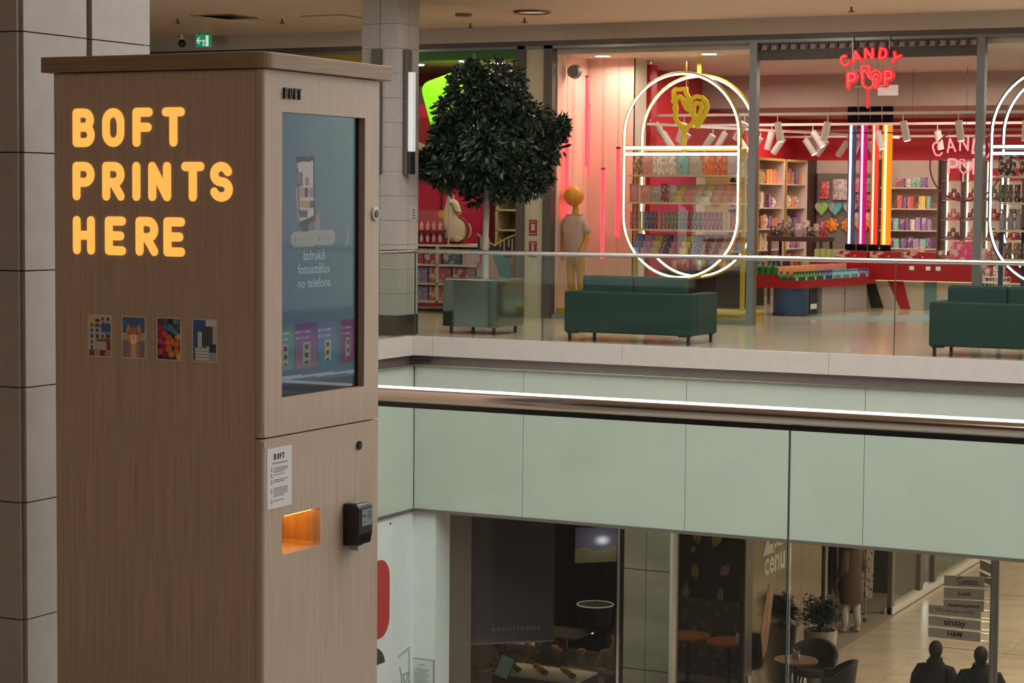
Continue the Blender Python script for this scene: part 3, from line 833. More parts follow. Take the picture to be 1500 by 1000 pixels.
# ------------------------------------------------------------------ sofas
velvet = mat('dark_green_velvet', (0.010, 0.030, 0.025), 0.85, noise=.08, nscale=40, bump=.1)
def sofa(loc, wd, lab, ins):
    s = thing('sofa', lab, 'sofa', loc, 0, None)
    B().box(0, wd, 0, .14, .105, .57).obj('backrest', velvet, s, bevel=.018)
    for x in (0, wd - .14): B().box(x, x + .14, .142, .78, .105, .57).obj('armrest', velvet, s, bevel=.018)
    B().box(.142, wd - .142, .142, .78, .105, .34).obj('seat_base', velvet, s, bevel=.01)
    hw = (wd - .29) / 2
    for i in range(2):
        B().box(.145 + i * hw, .145 + (i + 1) * hw - .004, .30, .80, .342, .46).obj('seat_cushion', velvet, s, bevel=.03)
    hw = (wd - ins[0] - ins[1]) / 2
    for i in range(2):
        B().box(ins[0] + i * hw, ins[0] + (i + 1) * hw - .004, .145, .30, .462, .745).obj('back_cushion', velvet, s, bevel=.03)
    for x, y in ((.04, .03), (wd - .075, .03), (.04, .72), (wd - .075, .72)):
        b = B().box(x, x + .03, y, y + .03, 0, .09); b.box(x - .015 if x < .5 else x - .1, x + .12 if x < .5 else x + .045, y - .01, y + .04, .09, .105)
        b.obj('leg', black_metal, s)
    return s
sofa((-10.01, 21.52, 0), 1.56, 'dark green sofa seen from behind, left one, before the oval candy window', (.155, .15))
sofa((-5.80, 21.52, 0), 1.56, 'dark green sofa at the right, seen from behind before the striped counter', (.15, .15))

# ------------------------------------------------------------------ planter and tree
pl = thing('planter', 'square mirror-steel planter on short feet holding the tree', 'planter', (-11.41, 22.25, 0), 0)
B().box(-.36, .36, -.36, .36, .09, .645).obj('box', mirror_steel, pl, bevel=.004)
b = B()
for a in (0, 1, 2, 3):
    m = Matrix.Rotation(a * pi / 2, 4, 'Z')
    bb = B().box(-.36, .36, -.36, -.335, .645, .655).xf(m)
    me = bpy.data.meshes.new('t'); bb.bm.to_mesh(me); bb.bm.free(); b.bm.from_mesh(me); bpy.data.meshes.remove(me)
b.obj('rim', steel, pl)
B().box(-.33, .33, -.33, .33, .6, .648).obj('soil', mat('dark_soil', (.03, .02, .014), .9, noise=.4, nscale=40, bump=.5), pl)
for x in (-.3, .27):
    for y in (-.3, .27): B().box(x, x + .03, y, y + .03, 0, .09).obj('foot', black_metal, pl)
tr = thing('potted_tree', 'dark leafy round-crowned tree with a pale trunk in the steel planter', 'tree', (-11.41, 22.25, .65), 0)
bark = mat('pale_bark', (.30, .27, .22), .85, noise=.25, nscale=18, stretch=(1, 1, .3), bump=.4)
B().tube([(.02, 0, -.04), (.01, .01, .4), (.03, 0, .8), (.0, 0, 1.15), (.03, 0, 1.5), (0, 0, 1.9)], [.045, .038, .037, .034, .028, .015], 10).obj('trunk', bark, tr, smooth=True)
rr = random.Random(11)
SX = .0083   # metres per pixel at the tree
def P2(px, py): return ((px - 716) * SX * 1.0, (286 - (192 + (py - 192) * .93)) * SX + 1.6 - .65)
cl = []
outline = [(690, 118, 30), (720, 112, 30), (748, 122, 30), (700, 98, 8), (770, 150, 30), (665, 150, 30), (668, 185, 26), (655, 212, 22), (634, 234, 16), (614, 234, 7), (660, 240, 30), (655, 254, 16),
           (684, 262, 18), (694, 282, 9), (640, 250, 14), (700, 245, 30), (735, 240, 30), (765, 250, 28), (790, 235, 26), (805, 205, 26), (812, 180, 9), (820, 184, 5), (790, 168, 28), (785, 270, 14), (760, 275, 12), (725, 265, 16), (735, 278, 10),
           (700, 180, 40), (740, 180, 40), (680, 215, 36), (720, 215, 36), (760, 205, 36), (720, 145, 34), (798, 262, 8)]
for px, py, r in outline:
    x, z = P2(px, py)
    hw = .66 * math.sqrt(max(.05, 1 - ((px - 716) / 108) ** 2))
    for k in range(4):
        y = rr.uniform(-hw, hw) if k > 1 else (-1) ** k * hw * .62
        la = x + rr.uniform(-.09, .09)
        cl.append((la * .89 - y * .456, la * .456 + y * .89, z + rr.uniform(-.11, .09), r * SX * rr.uniform(.45, .9)))
b = B()
for x, y, z, r in cl[::2]:
    s = Vector((0, 0, min(max(z - .5, 1.0), 1.75))); e = Vector((x, y, z)); md = s.lerp(e, .5) + Vector((0, 0, .08))
    b.tube([s, md, e], [.014, .009, .004], 5)
b.obj('branches', mat('dark_branch', (.05, .035, .025), .8), tr)['kind'] = 'stuff'
vs, fs = [], []
for (x, y, z, r) in cl:
    n = int(50 + 2300 * r * r) + 10
    for i in range(n):
        d = Vector((rr.gauss(0, 1), rr.gauss(0, 1), rr.gauss(0, 1))).normalized()
        p = Vector((x, y, z)) + d * r * rr.uniform(.45, 1.05)
        if p.x - 11.41 < -11.84 and p.y + 22.25 < 21.78: continue
        ax = (d + Vector((rr.uniform(-.7, .7), rr.uniform(-.7, .7), rr.uniform(-.9, .2)))).normalized()
        sd = ax.cross(Vector((rr.uniform(-1, 1), rr.uniform(-1, 1), rr.uniform(-1, 1)))).normalized()
        l = rr.uniform(.07, .125); w_ = l * .22; up = ax.cross(sd) * l * .1
        i0 = len(vs)
        vs += [p, p + ax * l * .5 + sd * w_ + up, p + ax * l, p + ax * l * .5 - sd * w_ + up]
        fs += [(i0, i0 + 1, i0 + 2), (i0, i0 + 2, i0 + 3)]
me = bpy.data.meshes.new('leaves'); me.from_pydata(vs, [], fs)
me.materials.append(mat('dark_green_leaf', (.014, .027, .012), .36, noise=.45, nscale=5))
lv = bpy.data.objects.new('leaves', me); COL.objects.link(lv); lv.parent = tr; lv['kind'] = 'stuff'

# ------------------------------------------------------------------ wall signs on the pier
def fire_sign(z, lab, kind_):
    s = B().box(-.058, .058, -.006, 0, -.105, .105).obj('safety_sign', mat('red_enamel', (.22, .012, .014), .4), loc=(-12.36, 25.555, z))
    tag(s, lab, 'sign')
    if kind_: B().box(-.026, .026, -.0075, -.006, -.04, .05).obj('symbol', mat('pink_symbol', (.5, .35, .34), .5), s)
    else: B().box(-.014, .014, -.0075, -.006, -.06, .05).cyl((0, -.006, .07), (0, -.0075, .07), .018).obj('symbol', MATS['pink_symbol'], s)
    for z_ in (-.085, .075): B().box(-.045, .045, -.0075, -.006, z_, z_ + .008).obj('printed_line', MATS['pink_symbol'], s)
fire_sign(1.22, 'upper red safety sign on the cream pier, above the handrail', True)
fire_sign(.93, 'lower red fire extinguisher sign on the cream pier', False)
sp = B(); sp.cyl((0, -.02, 0), (0, -.10, 0), .10, .085, seg=24); sp.cyl((0, 0, 0), (0, -.03, 0), .05, seg=16)
tag(sp.obj('loudspeaker', mat('grey_speaker', (.16, .14, .13), .5), loc=(-11.93, 25.95, 3.33)), 'round grey loudspeaker high on the left wall of the candy window', 'loudspeaker')

# exit sign, security camera and plant far left above the kiosk
e = thing('exit_sign', 'green emergency exit sign with white arrow hanging from the ceiling', 'exit sign', (-17.35, 25.0, 3.93))
B().cyl((-.08, 0, 0), (-.08, 0, -.02), .01, seg=6).cyl((.08, 0, 0), (.08, 0, -.02), .01, seg=6).obj('hanger', black_metal, e)
B().box(-.12, .12, -.02, .02, -.2, -.02).obj('light_box', mat('exit_green', (.02, .2, .1), .4, emit=(.01, .16, .07), estr=1.0), e)
exw = mat('exit_white', (.7, .8, .75), .4, emit=(.55, .75, .65), estr=.8)
b = B(); stroke(b, [[(-.02, -.11), (-.09, -.11)], [(-.06, -.07), (-.095, -.11), (-.06, -.15)]], .016, .003, lambda p, d: (p[0], -.023 + d, p[1]))
b.obj('arrow', exw, e)
b = B(); b.box(.055, .10, -.023, -.02, -.19, -.04); b.obj('door_pictogram', exw, e)
b = B(); stroke(b, [[(.0, -.12), (.02, -.10), (.04, -.12)], [(.02, -.1), (.015, -.15), (0, -.18)], [(.015, -.15), (.04, -.18)]], .011, .003, lambda p, d: (p[0], -.023 + d, p[1])); b.obj('running_figure', exw, e)
c = thing('security_camera', 'small dark dome security camera under a ceiling bracket', 'camera', (-17.72, 25.0, 3.93))
B().cyl((0, 0, 0), (0, 0, -.10), .02, seg=10).obj('bracket', white_plastic, c)
B().ball((0, 0, -.14), .06).obj('dome', black_plastic, c, smooth=True)

# ------------------------------------------------------------------ candy shop: neon sign
SG = thing('neon_shop_sign', 'red neon shop sign reading CANDY POP with a rooster lollipop, hung above the entrance', 'sign', (-7.69, 25.47, 3.3))
red_face = mat('red_sign_face', (.45, .005, .01), .4, emit=(.72, .004, .015), estr=.8)
red_side = mat('red_sign_side', (.25, .01, .015), .4)
neon_pink = mat('neon_pink_tube', (1, .3, .35), .4, emit=(1.0, .07, .10), estr=1.1)
neon_soft = mat('soft_neon_line', (.8, .2, .2), .4, emit=(1.0, .16, .16), estr=.9)
def sgn(px, py): return ((px - 640) * .000975 * 1, (430 - py) * .00089)   # zoomed sign pixels -> metres about the centre
def sign_letter(ch, cx, cy, wpx, hpx, rot, thick, nm='sign_letter'):
    s = hpx * .00089
    x, z = sgn(cx * .78 + 0, cy)
    x = (cx - 800) / 9.375 * .00955; z = (380 - cy) / 9.375 * .00925
    ws = (wpx / 9.375 * .00955) / (.6 * s) if ch != 'I' else 1
    L = letters_lines(ch, -.3 * s * ws, -.5 * s, s, ws)
    cr, sr = cos(radians(rot)), sin(radians(rot))
    L = [[(x + px * cr - pz * sr, z + px * sr + pz * cr) for px, pz in ln] for ln in L]
    b = B(); stroke(b, L, thick, .05, lambda p, d: (p[0], -.03 + d, p[1])); o = b.obj(nm, red_face, SG)
    b = B(); stroke(b, L, thick * .14, .004, lambda p, d: (p[0], -.035 + d, p[1])); b.obj('neon_line', neon_soft, o)
for ch, cx, cy, w_, h_, rot in (('C', 495, 315, 85, 130, 28), ('A', 640, 265, 100, 140, 12), ('N', 800, 235, 90, 130, 0), ('D', 975, 235, 75, 130, -6), ('Y', 1130, 300, 85, 140, -28)):
    sign_letter(ch, cx, cy, w_, h_, rot, .042)
sign_letter('P', 590, 560, 90, 190, 0, .068)
sign_letter('P', 1050, 545, 80, 190, 0, .068)
ROOST = [[(150, 300), (160, 240), (200, 210), (240, 235), (270, 310), (300, 360), (350, 390), (395, 430), (405, 500), (370, 560), (300, 600), (230, 570), (170, 520), (150, 440), (165, 370), (150, 300)],
         [(130, 240), (125, 150), (150, 118), (200, 125), (290, 115), (290, 170), (320, 215), (310, 260), (285, 290)],
         [(118, 270), (145, 270)], [(140, 340), (142, 370)], [(300, 330), (330, 350)],
         [(340, 310), (370, 240), (430, 212), (510, 228), (570, 290), (578, 370), (530, 470), (450, 590)],
         [(400, 420), (395, 330), (430, 290), (485, 300), (505, 350), (480, 430), (430, 540), (450, 590)],
         [(240, 585), (275, 640), (320, 585)]]
def rooster_lines(cx, cz, k, stick):
    L = [[(cx + (x - 340) * k, cz + (360 - z) * k) for x, z in ln] for ln in ROOST]
    L.append([(cx + (277 - 340) * k, cz + (360 - 610) * k), (cx + (277 - 340) * k, cz + (360 - stick) * k)])
    return L
L = rooster_lines((815 - 800) / 9.375 * .00955 + .01, (380 - 530) / 9.375 * .00925, .00058, 990)
b = B(); stroke(b, L, .034, .04, lambda p, d: (p[0], -.02 + d, p[1])); o = b.obj('rooster_lollipop', red_face, SG)
b = B(); stroke(b, L[:7], .006, .004, lambda p, d: (p[0], -.026 + d, p[1])); b.obj('neon_line', neon_pink, o)
for x in (-.225, .245): B().box(x - .008, x + .008, .022, .035, -.25, .37).obj('hanging_bar', frame_m, SG)
B().box(-.225, .245, .022, .03, -.27, -.255).box(-.225, .245, .022, .03, -.065, -.05).obj('cross_bar', frame_m, SG)
tag(B().box(-.13, .13, -.004, .004, -.065, .065).obj('door_label', mat('white_label', (.8, .78, .76), .5, emit=(.8, .75, .7), estr=.25), loc=(-7.5, 25.66, 3.0)), 'blank white label hanging below the neon shop sign', 'label')
B().box(-.1, .1, -.006, -.004, .02, .024).obj('label_line', paper_white, bpy.data.objects['door_label'])
for x in (-.12, .12): B().cyl((x, 0, .06), (x, -.08, .42), .0015, seg=4).obj('cord', black_metal, bpy.data.objects['door_label'])

# ------------------------------------------------------------------ oval window displays
yel = mat('yellow_enamel', (.52, .36, .015), .45)
navy = mat('navy_enamel', (.025, .035, .07), .45)
def oval_pts(x0, x1, z0, z1, y, n=28):
    r = (x1 - x0) / 2; cx = (x0 + x1) / 2; out = []
    for i in range(n + 1):
        t = pi * i / n; out.append((cx + r * cos(t), y, z1 - r + r * sin(t)))
    for i in range(n + 1):
        t = pi + pi * i / n; out.append((cx + r * cos(t), y, z0 + r + r * sin(t)))
    return out
def oval_display(x0, x1, z0, z1, zbar, shelves, fr, lab, stand=True):
    w = x1 - x0
    d = thing('oval_display', lab, 'display rack', (x0, 25.95, 0))
    for k, (y, f) in enumerate(((0, .0), (.62, .0))):
        B().tube(oval_pts(0, w, z0, z1, y + .02), .026, 8, True).obj('ring_frame', fr, d, smooth=True)
        B().tube(oval_pts(.012, w - .012, z0 + .012, z1 - .012, y - .008), .0125, 8, True).obj('ring_light', led_white, d, smooth=True)
        B().box(.02, w - .02, y - .03, y - .015, zbar - .016, zbar + .016).obj('bar_light', led_white, d)
        B().box(0, w, y - .014, y + .03, zbar - .03, zbar + .03).obj('cross_bar', fr, d)
    B().box(.03, w - .03, -.012, -.002, zbar - .10, zbar - .065).obj('bar_light', led_white, d)
    r = w / 2
    for z in shelves:
        cz = z0 + r; hw = r if z > cz else math.sqrt(max(.01, r * r - (cz - z) ** 2))
        B().box(r - hw + .03, r + hw - .03, 0, .62, z - .012, z + .012).obj('shelf', mat('gold_shelf', (.62, .50, .34), .4), d)
    B().box(r - .03, r + .03, .62, .64, z1 - .02, 3.53).obj('hanger', fr, d)
    if stand:
        for x in (.06, w - .05): B().box(x - .025, x + .025, .3, .35, .14, zbar).obj('post', fr, d)
        b = B(); b.box(-.05, w + .13, -.28, .62, .0, .11); b.box(-.08, w + .16, -.31, .65, .11, .145); b.obj('plinth', fr, d, bevel=.004)
    return d
D1 = oval_display(-11.21, -9.56, .57, 3.285, 2.30, (1.93, 1.565, 1.205, .865), yel, 'tall oval display rack with white light rings and yellow frame holding sweets', True)
D2 = oval_display(-6.26, -4.61, .57, 3.285, 2.30, (1.93, 1.60, 1.26, .90), navy, 'oval display rack with white light rings and navy frame at the right edge', False)
for x in (-6.3 + .12, -6.3 + .4):
    B().box(x - .025 + 6.26, x + .025 + 6.26, .3, .35, 0, 1.3).obj('post', mat('blue_enamel', (.03, .07, .16), .45), D2)

# yellow rooster lollipop hanging inside the first oval
R = thing('rooster_lollipop_sign', 'flat yellow rooster lollipop cut-out hanging inside the oval display', 'sign', (-10.37, 26.2, 2.83))
k = .00107
b = B(); stroke(b, rooster_lines(0, 0, k, 885), .056, .03, lambda p, d: (p[0], -.015 + d, p[1])); b.obj('cut_out', mat('ochre_yellow', (.62, .42, .008), .5, emit=(.62, .42, .01), estr=.25), R)
B().cyl((-.05, 0, .25), (-.05, 0, .70), .006, seg=6).obj('hanging_rod', yel, R)

# red light rods in the window
rod_core = mat('red_rod_glow', (1, .1, .12), .3, emit=(1.0, .035, .06), estr=2.2)
def rod(x, y, z0, z1, r, lab):
    d = thing('light_rod', lab, 'lamp', (x, y, z0))
    B().cyl((0, 0, 0), (0, 0, z1 - z0), r, seg=14).obj('tube', rod_core, d, smooth=True)
    B().cyl((0, 0, z1 - z0), (0, 0, 3.55 - z0), .002, seg=5).obj('cord', black_metal, d)
    B().cyl((0, 0, z1 - z0 - .01), (0, 0, z1 - z0 + .02), r * 1.05, seg=14).obj('cap', red_side, d)
rod(-12.0, 25.84, 1.30, 2.46, .031, 'red light rod hanging in front of the mannequin head')
rod(-11.86, 26.18, 2.06, 3.27, .026, 'highest of the red light rods in the candy window')
rod(-11.62, 26.2, .80, 2.02, .026, 'lowest red light rod, between mannequin and oval display')
rod(-11.36, 26.12, 1.11, 2.30, .030, 'red light rod close beside the left edge of the oval display')
rod(-11.97, 26.5, 1.9, 2.9, .012, 'thin red light rod at the back of the candy window')
for z in (1.3, 1.6, 1.95):
    pass

# ------------------------------------------------------------------ mannequin
ym = mat('yellow_mannequin', (.50, .23, .008), .5)
mq = thing('mannequin', 'yellow mannequin with a ball head and a loose pale T-shirt in the candy window', 'mannequin', (-11.86, 25.84, 0), 0)
body = skin('body', [(0, 0, .84, .10, .085), (0, 0, 1.02, .095, .08), (0, 0, 1.24, .115, .085), (0, 0, 1.37, .07), (0, 0, 1.46, .045), (0, 0, 1.54, .05),
     (-.12, 0, 1.33, .05), (-.15, .03, 1.08, .04), (-.16, -.05, .86, .032), (-.16, -.07, .78, .03),
     (.12, 0, 1.33, .05), (.17, .0, 1.08, .04), (.14, -.12, .90, .032), (.10, -.14, .80, .036), (.08, -.15, .74, .02),
     (-.07, 0, .78, .08), (-.05, -.01, .45, .058), (.0, .02, .08, .04), (.0, -.09, .03, .035),
     (.08, 0, .78, .08), (.10, -.02, .45, .058), (.16, .02, .08, .04), (.18, -.09, .03, .035)],
    [(0, 1), (1, 2), (2, 3), (3, 4), (4, 5), (2, 6), (6, 7), (7, 8), (8, 9), (2, 10), (10, 11), (11, 12), (12, 13), (13, 14), (0, 15), (15, 16), (16, 17), (17, 18), (0, 19), (19, 20), (20, 21), (21, 22)], ym, mq)
B().ball((-.03, 0, 1.655), .145, seg=20, rings=14).obj('ball_head', mat('orange_ball', (.70, .28, .02), .35), mq, smooth=True)
skin('t_shirt', [(0, 0, .76, .20, .15), (0, 0, 1.0, .165, .13), (0, 0, 1.25, .15, .115), (0, 0, 1.39, .09, .08), (-.13, 0, 1.34, .075), (-.17, .02, 1.12, .075), (.13, 0, 1.34, .075), (.18, 0, 1.12, .075)],
    [(0, 1), (1, 2), (2, 3), (2, 4), (4, 5), (2, 6), (6, 7)], mat('pale_cotton', (.48, .32, .26), .8, noise=.06), mq)
B().cyl((0, .02, 0), (0, .02, .012), .2, seg=24).obj('base_plate', steel, mq)

# ------------------------------------------------------------------ track lights
tr_w = mat('white_track', (.62, .54, .50), .45)
def track(p0, p1, lab):
    p0, p1 = Vector(p0), Vector(p1); L = (p1 - p0).length; a = math.atan2(p1.y - p0.y, p1.x - p0.x)
    t = thing('track_rail', lab, 'track', p0, a)
    B().box(0, L, -.018, .018, -.018, .018).obj('rail', tr_w, t)
    for q in (.12, .4, .7, .93): B().cyl((L * q, 0, .018), (L * q, 0, (3.55 if p0.y < 31 and p1.y < 31 else 3.05) - p0.z), .003, seg=5).obj('suspension_cable', black_metal, t)
track((-12.0, 27.6, 2.80), (-3.2, 27.6, 2.80), 'white lighting track nearest the candy shop entrance')
track((-12.0, 30.3, 2.76), (-3.2, 30.3, 2.76), 'second white lighting track from the candy shop entrance')
track((-12.0, 33.0, 2.76), (-3.2, 33.0, 2.76), 'third white lighting track from the candy shop entrance')
track((-12.0, 34.8, 2.72), (-3.2, 34.8, 2.72), 'rearmost white lighting track before the red wall')
track((-11.3, 27.0, 2.66), (-9.6, 33.5, 2.66), 'white lighting track running front to back along the left side')
sp0 = None
def spot(x, y, z, tilt, az, grp, lab):
    global sp0
    if sp0 is None:
        sp0 = thing('track_spotlight', lab, 'spotlight', (x, y, z), 0, grp)
        B().cyl((0, 0, 0), (0, 0, -.10), .008, seg=6).obj('stem', tr_w, sp0)
        B().cyl((0, 0, .0), (0, 0, -.27), .05, seg=16).obj('can', mat('white_lamp_can', (.60, .55, .51), .4), sp0)
        B().cyl((0, 0, -.262), (0, 0, -.272), .043, seg=16).obj('lens', mat('spot_lens', (1, 1, 1), emit=(1, .9, .8), estr=2.0), sp0)
        o = sp0
    else: o = cptree(sp0, (x, y, z), 0, lab, grp)
    for k in bpy.data.objects:
        if k.parent == o and not k.name.startswith('stem'):
            k.location = (0, 0, -.09); k.rotation_euler = (radians(tilt) * sin(radians(az)), radians(tilt) * cos(radians(az)), 0)
    return o
g1 = 'spotlights on the front track'
spts = [(-11.45, 27.6, 35, 160), (-11.0, 27.6, 20, 10), (-10.1, 27.6, 30, 5), (-9.62, 27.6, 10, 180), (-8.9, 27.6, 12, 0), (-7.85, 27.6, 14, 180), (-7.1, 27.6, 10, 185), (-6.2, 27.6, 3, 0), (-5.2, 27.6, 15, 0), (-4.4, 27.6, 25, 180)]
for i, (x, y, t, a) in enumerate(spts): spot(x, y, 2.78, t, a, g1, ORDN[i] + ' white spotlight from the left on the track nearest the entrance')
for i, (x, t, a) in enumerate(((-11.4, 30, 0), (-10.65, 15, 0), (-10.0, 35, 180), (-9.0, 16, 180), (-8.1, 12, 180), (-6.7, 0, 0), (-5.9, 38, 0), (-4.9, 10, 0))):
    spot(x, 30.3, 2.74, t, a, 'spotlights on the second track', ORDN[i] + ' white spotlight from the left on the second track')
for i, (x, t, a) in enumerate(((-10.9, 25, 180), (-10.1, 20, 0), (-8.2, 5, 0), (-6.2, 0, 0), (-5.3, 15, 180))):
    spot(x, 33.0, 2.74, t, a, 'spotlights on the third track', ORDN[i] + ' white spotlight from the left on the third track')
for i in range(11):
    q = .05 + i * .09
    spot(-11.3 + 1.7 * q, 27 + 6.5 * q, 2.64, 34, 0 if i % 3 else 180, 'spotlights on the side track', ORDN[i] + ' white spotlight from the front on the slanting side track')

# ------------------------------------------------------------------ coloured light tubes
def light_tube(x, w_, cback, core, lab):
    t = thing('light_tube', lab, 'lamp', (x, 31.0, .74))
    B().box(-.065, .065, -.065, .065, 0, .22).obj('base_box', mat('matt_black', (.003, .003, .003), .9, spec=.1), t)
    B().box(-.065, .065, -.065, .065, 2.05, 2.31).obj('top_box', mat('matt_black', (.003, .003, .003), .9, spec=.1), t)
    B().cyl((0, 0, .22), (0, 0, 2.05), w_, seg=18).obj('outer_tube', mat('tube_' + lab.split()[0], cback, .3, emit=cback, estr=.8), t, smooth=True)
    B().cyl((-.005, -w_, .23), (-.005, -w_, 2.04), w_ * .28, seg=12).obj('glowing_core', mat('core_' + lab.split()[0], (1, 1, 1), .3, emit=core, estr=1.9), t, smooth=True)
    B().cyl((0, 0, 1.9), (0, 0, 1.92), w_ * 1.15, seg=18).obj('clamp', black_metal, t)
light_tube(-9.60, .062, (.03, .04, .08), (.85, .92, 1.0), 'white tall vertical light tube on the red counter')
light_tube(-9.42, .058, (.33, .0, .10), (1.0, .18, .55), 'magenta tall vertical light tube on the red counter')
light_tube(-9.24, .056, (.60, .035, .02), (1.0, .22, .10), 'scarlet tall vertical light tube on the red counter')
light_tube(-9.05, .075, (.95, .22, .005), (1.0, .40, .05), 'orange tall vertical light tube on the red counter')
# ------------------------------------------------------------------ goods: unit shapes, scaled and coloured per item
UNIT = {}
def unit_mesh(kind):
    if kind in UNIT: return UNIT[kind]
    b = B()
    if kind == 'pouch':
        pr = [(-.5, 0), (.5, 0), (.5, .12), (.46, .5), (.5, .92), (.5, 1), (-.5, 1), (-.5, .92), (-.46, .5), (-.5, .12)]
        def P(x, z):
            f = max(.06, .5 * sin(pi * min(max(z, .04), .96)))
            return f
        rows = [0, .1, .3, .55, .8, .94, 1]
        R = []
        for z in rows:
            f = P(0, z)
            R.append([b.bm.verts.new(p) for p in ((-.5, 0, z), (-.25, -f, z), (.25, -f, z), (.5, 0, z), (.25, f, z), (-.25, f, z))])
        for A, C in zip(R, R[1:]):
            for i in range(6): b.bm.faces.new((A[i], A[(i + 1) % 6], C[(i + 1) % 6], C[i]))
        b.bm.faces.new(R[0][::-1]); b.bm.faces.new(R[-1])
        nm, m, sm = 'sweet_bag', prod, True
    elif kind == 'carton':
        b.box(-.5, .5, -.5, .5, 0, 1); nm, m, sm = 'sweet_box', prod, False
    elif kind == 'red_carton':
        b.box(-.5, .5, -.5, .5, 0, 1); nm, m, sm = 'red_box', mat('red_carton', (.42, .01, .018), .45, noise=.1), False
    elif kind == 'bottle':
        b.lathe([(.42, 0), (.5, .04), (.5, .6), (.3, .76), (.18, .82), (.18, .88), (.26, .885), (.26, 1)], 10); nm, m, sm = 'drink_bottle', plain, True
    elif kind == 'tin':
        b.lathe([(.46, 0), (.5, .03), (.5, .95), (.46, 1)], 12); nm, m, sm = 'sweet_tin', prod, True
    elif kind == 'jar':
        b.lathe([(.42, 0), (.5, .08), (.5, .62), (.38, .78), (.42, .8), (.42, 1)], 10); nm, m, sm = 'sweet_jar', plain, True
    elif kind == 'heart':
        pts = []
        for i in range(24):
            t = 2 * pi * i / 24
            pts.append((.5 * sin(t) ** 3, (13 * cos(t) - 5 * cos(2 * t) - 2 * cos(3 * t) - cos(4 * t)) / 30 + .55))
        b.ngon_prism([(x, -.5, z) for x, z in pts], (0, 1, 0)); nm, m, sm = 'plush_cushion', prod, False
    elif kind == 'knot':
        b.ball((0, 0, .5), .3, seg=10, rings=6)
        for i in range(7):
            t = 2 * pi * i / 7; b.ball((.36 * cos(t), 0, .5 + .36 * sin(t)), .16, seg=6, rings=4)
        nm, m, sm = 'plush_flower', plain, True
    bmesh.ops.recalc_face_normals(b.bm, faces=b.bm.faces)
    me = bpy.data.meshes.new(nm); b.bm.to_mesh(me); b.bm.free(); me.materials.append(m)
    if sm:
        for p in me.polygons: p.use_smooth = True
        me.set_sharp_from_angle(angle=radians(45))
    UNIT[kind] = (me, nm)
    return UNIT[kind]
def item(kind, x, y, z, w, d, h, color, label, group, cat='sweets', rx=0, rz=0, name=None):
    me, nm = unit_mesh(kind)
    o = bpy.data.objects.new(name or nm, me); COL.objects.link(o)
    o.location = (x, y, z); o.scale = (w, d, h); o.rotation_euler = (rx, 0, rz); o.color = (*color, 1)
    return tag(o, label, cat, group)
def lc(*c): return s2l(c)

# first oval display, top shelf: nine large packages
zt = 1.942
row = [(928, 16, (120, 86, 50), 'brown'), (942, 18, (196, 120, 110), 'pink and white'), (958, 20, (214, 200, 186), 'cream'), (976, 19, (206, 196, 184), 'white'), (995, 18, (110, 176, 170), 'teal'), (1013, 18, (176, 160, 160), 'silver'),
       (1032, 18, (226, 104, 30), 'bright orange'), (1050, 18, (214, 84, 30), 'dark orange'), (1068, 15, (184, 164, 176), 'lilac'), (1080, 10, (196, 200, 210), 'pale blue')]
for px, w, c, nm in row:
    x = -11.19 + (px - 914) * .00958
    item('pouch', x, 26.12, zt, w * .0094, .07, .285, lc(*c), nm + ' sweet bag on the top shelf of the yellow-framed oval rack', None, rx=radians(6))
row = [(921, 14, (190, 120, 110)), (939, 17, (206, 140, 120)), (955, 16, (170, 160, 155)), (968, 12, (140, 60, 66)), (980, 13, (190, 170, 176)), (991, 14, (220, 196, 120)), (1005, 15, (226, 150, 160)), (1019, 14, (220, 200, 170)), (1033, 14, (230, 214, 180)), (1047, 14, (230, 180, 170)), (1060, 14, (232, 170, 160)), (1073, 13, (226, 160, 150))]
for i, (px, w, c) in enumerate(row):
    x = -11.19 + (px - 914) * .00958
    for k in range(3 if i > 4 else 1):
        st = ('front', 'middle', 'rear')[k]
        if i > 4: item('carton', x, 26.05 + k * .07, 1.578 + k * .075, w * .0090, .06, .085, lc(*c), st + ' box of the %s sloping stack, second shelf of the yellow-framed rack' % ORDN[max(0, i - 5)], 'sweet boxes stacked on the second shelf', rx=radians(14))
        else: item('pouch', x, 26.12, 1.577, w * .0094, .07, .25 - .02 * (i % 3), lc(*c), ORDN[i] + ' sweet bag from the left, second shelf of the yellow-framed rack', 'sweet bags on the second shelf')
cans = [(150, 60, 60), (176, 150, 70), (150, 130, 60), (60, 80, 130), (50, 66, 110), (126, 40, 50), (190, 120, 110), (176, 110, 106), (120, 110, 90), (96, 120, 96), (100, 126, 110), (80, 110, 96), (110, 60, 56), (140, 80, 70), (60, 50, 56), (50, 56, 60), (150, 60, 90), (140, 50, 70), (130, 40, 46), (150, 50, 70), (190, 160, 110), (196, 176, 130), (176, 60, 50), (200, 100, 90)]
n = 27
for i in range(n):
    x = -11.12 + i * (1.50 / (n - 1)); c = cans[int(i * len(cans) / n)]
    item('tin', x, 26.05, 1.218, .050, .050, .235, lc(*c), ORDN[i] + ' slim can from the left, front row, third shelf of yellow-framed rack', 'slim cans on the third shelf', 'can')
    if i % 2: item('tin', x, 26.35, 1.218, .050, .050, .235, lc(*cans[-(i % 20) - 1]), ORDN[i // 2] + ' slim can from the left, rear row, third shelf of yellow-framed rack', 'slim cans on the third shelf', 'can')
row = [(930, (110, 130, 176)), (945, (186, 140, 170)), (959, (214, 176, 110)), (974, (90, 60, 96)), (988, (176, 100, 140)), (1003, (222, 196, 60)), (1019, (120, 110, 140)), (1034, (140, 60, 70)), (1048, (150, 80, 90)), (1062, (176, 120, 90))]
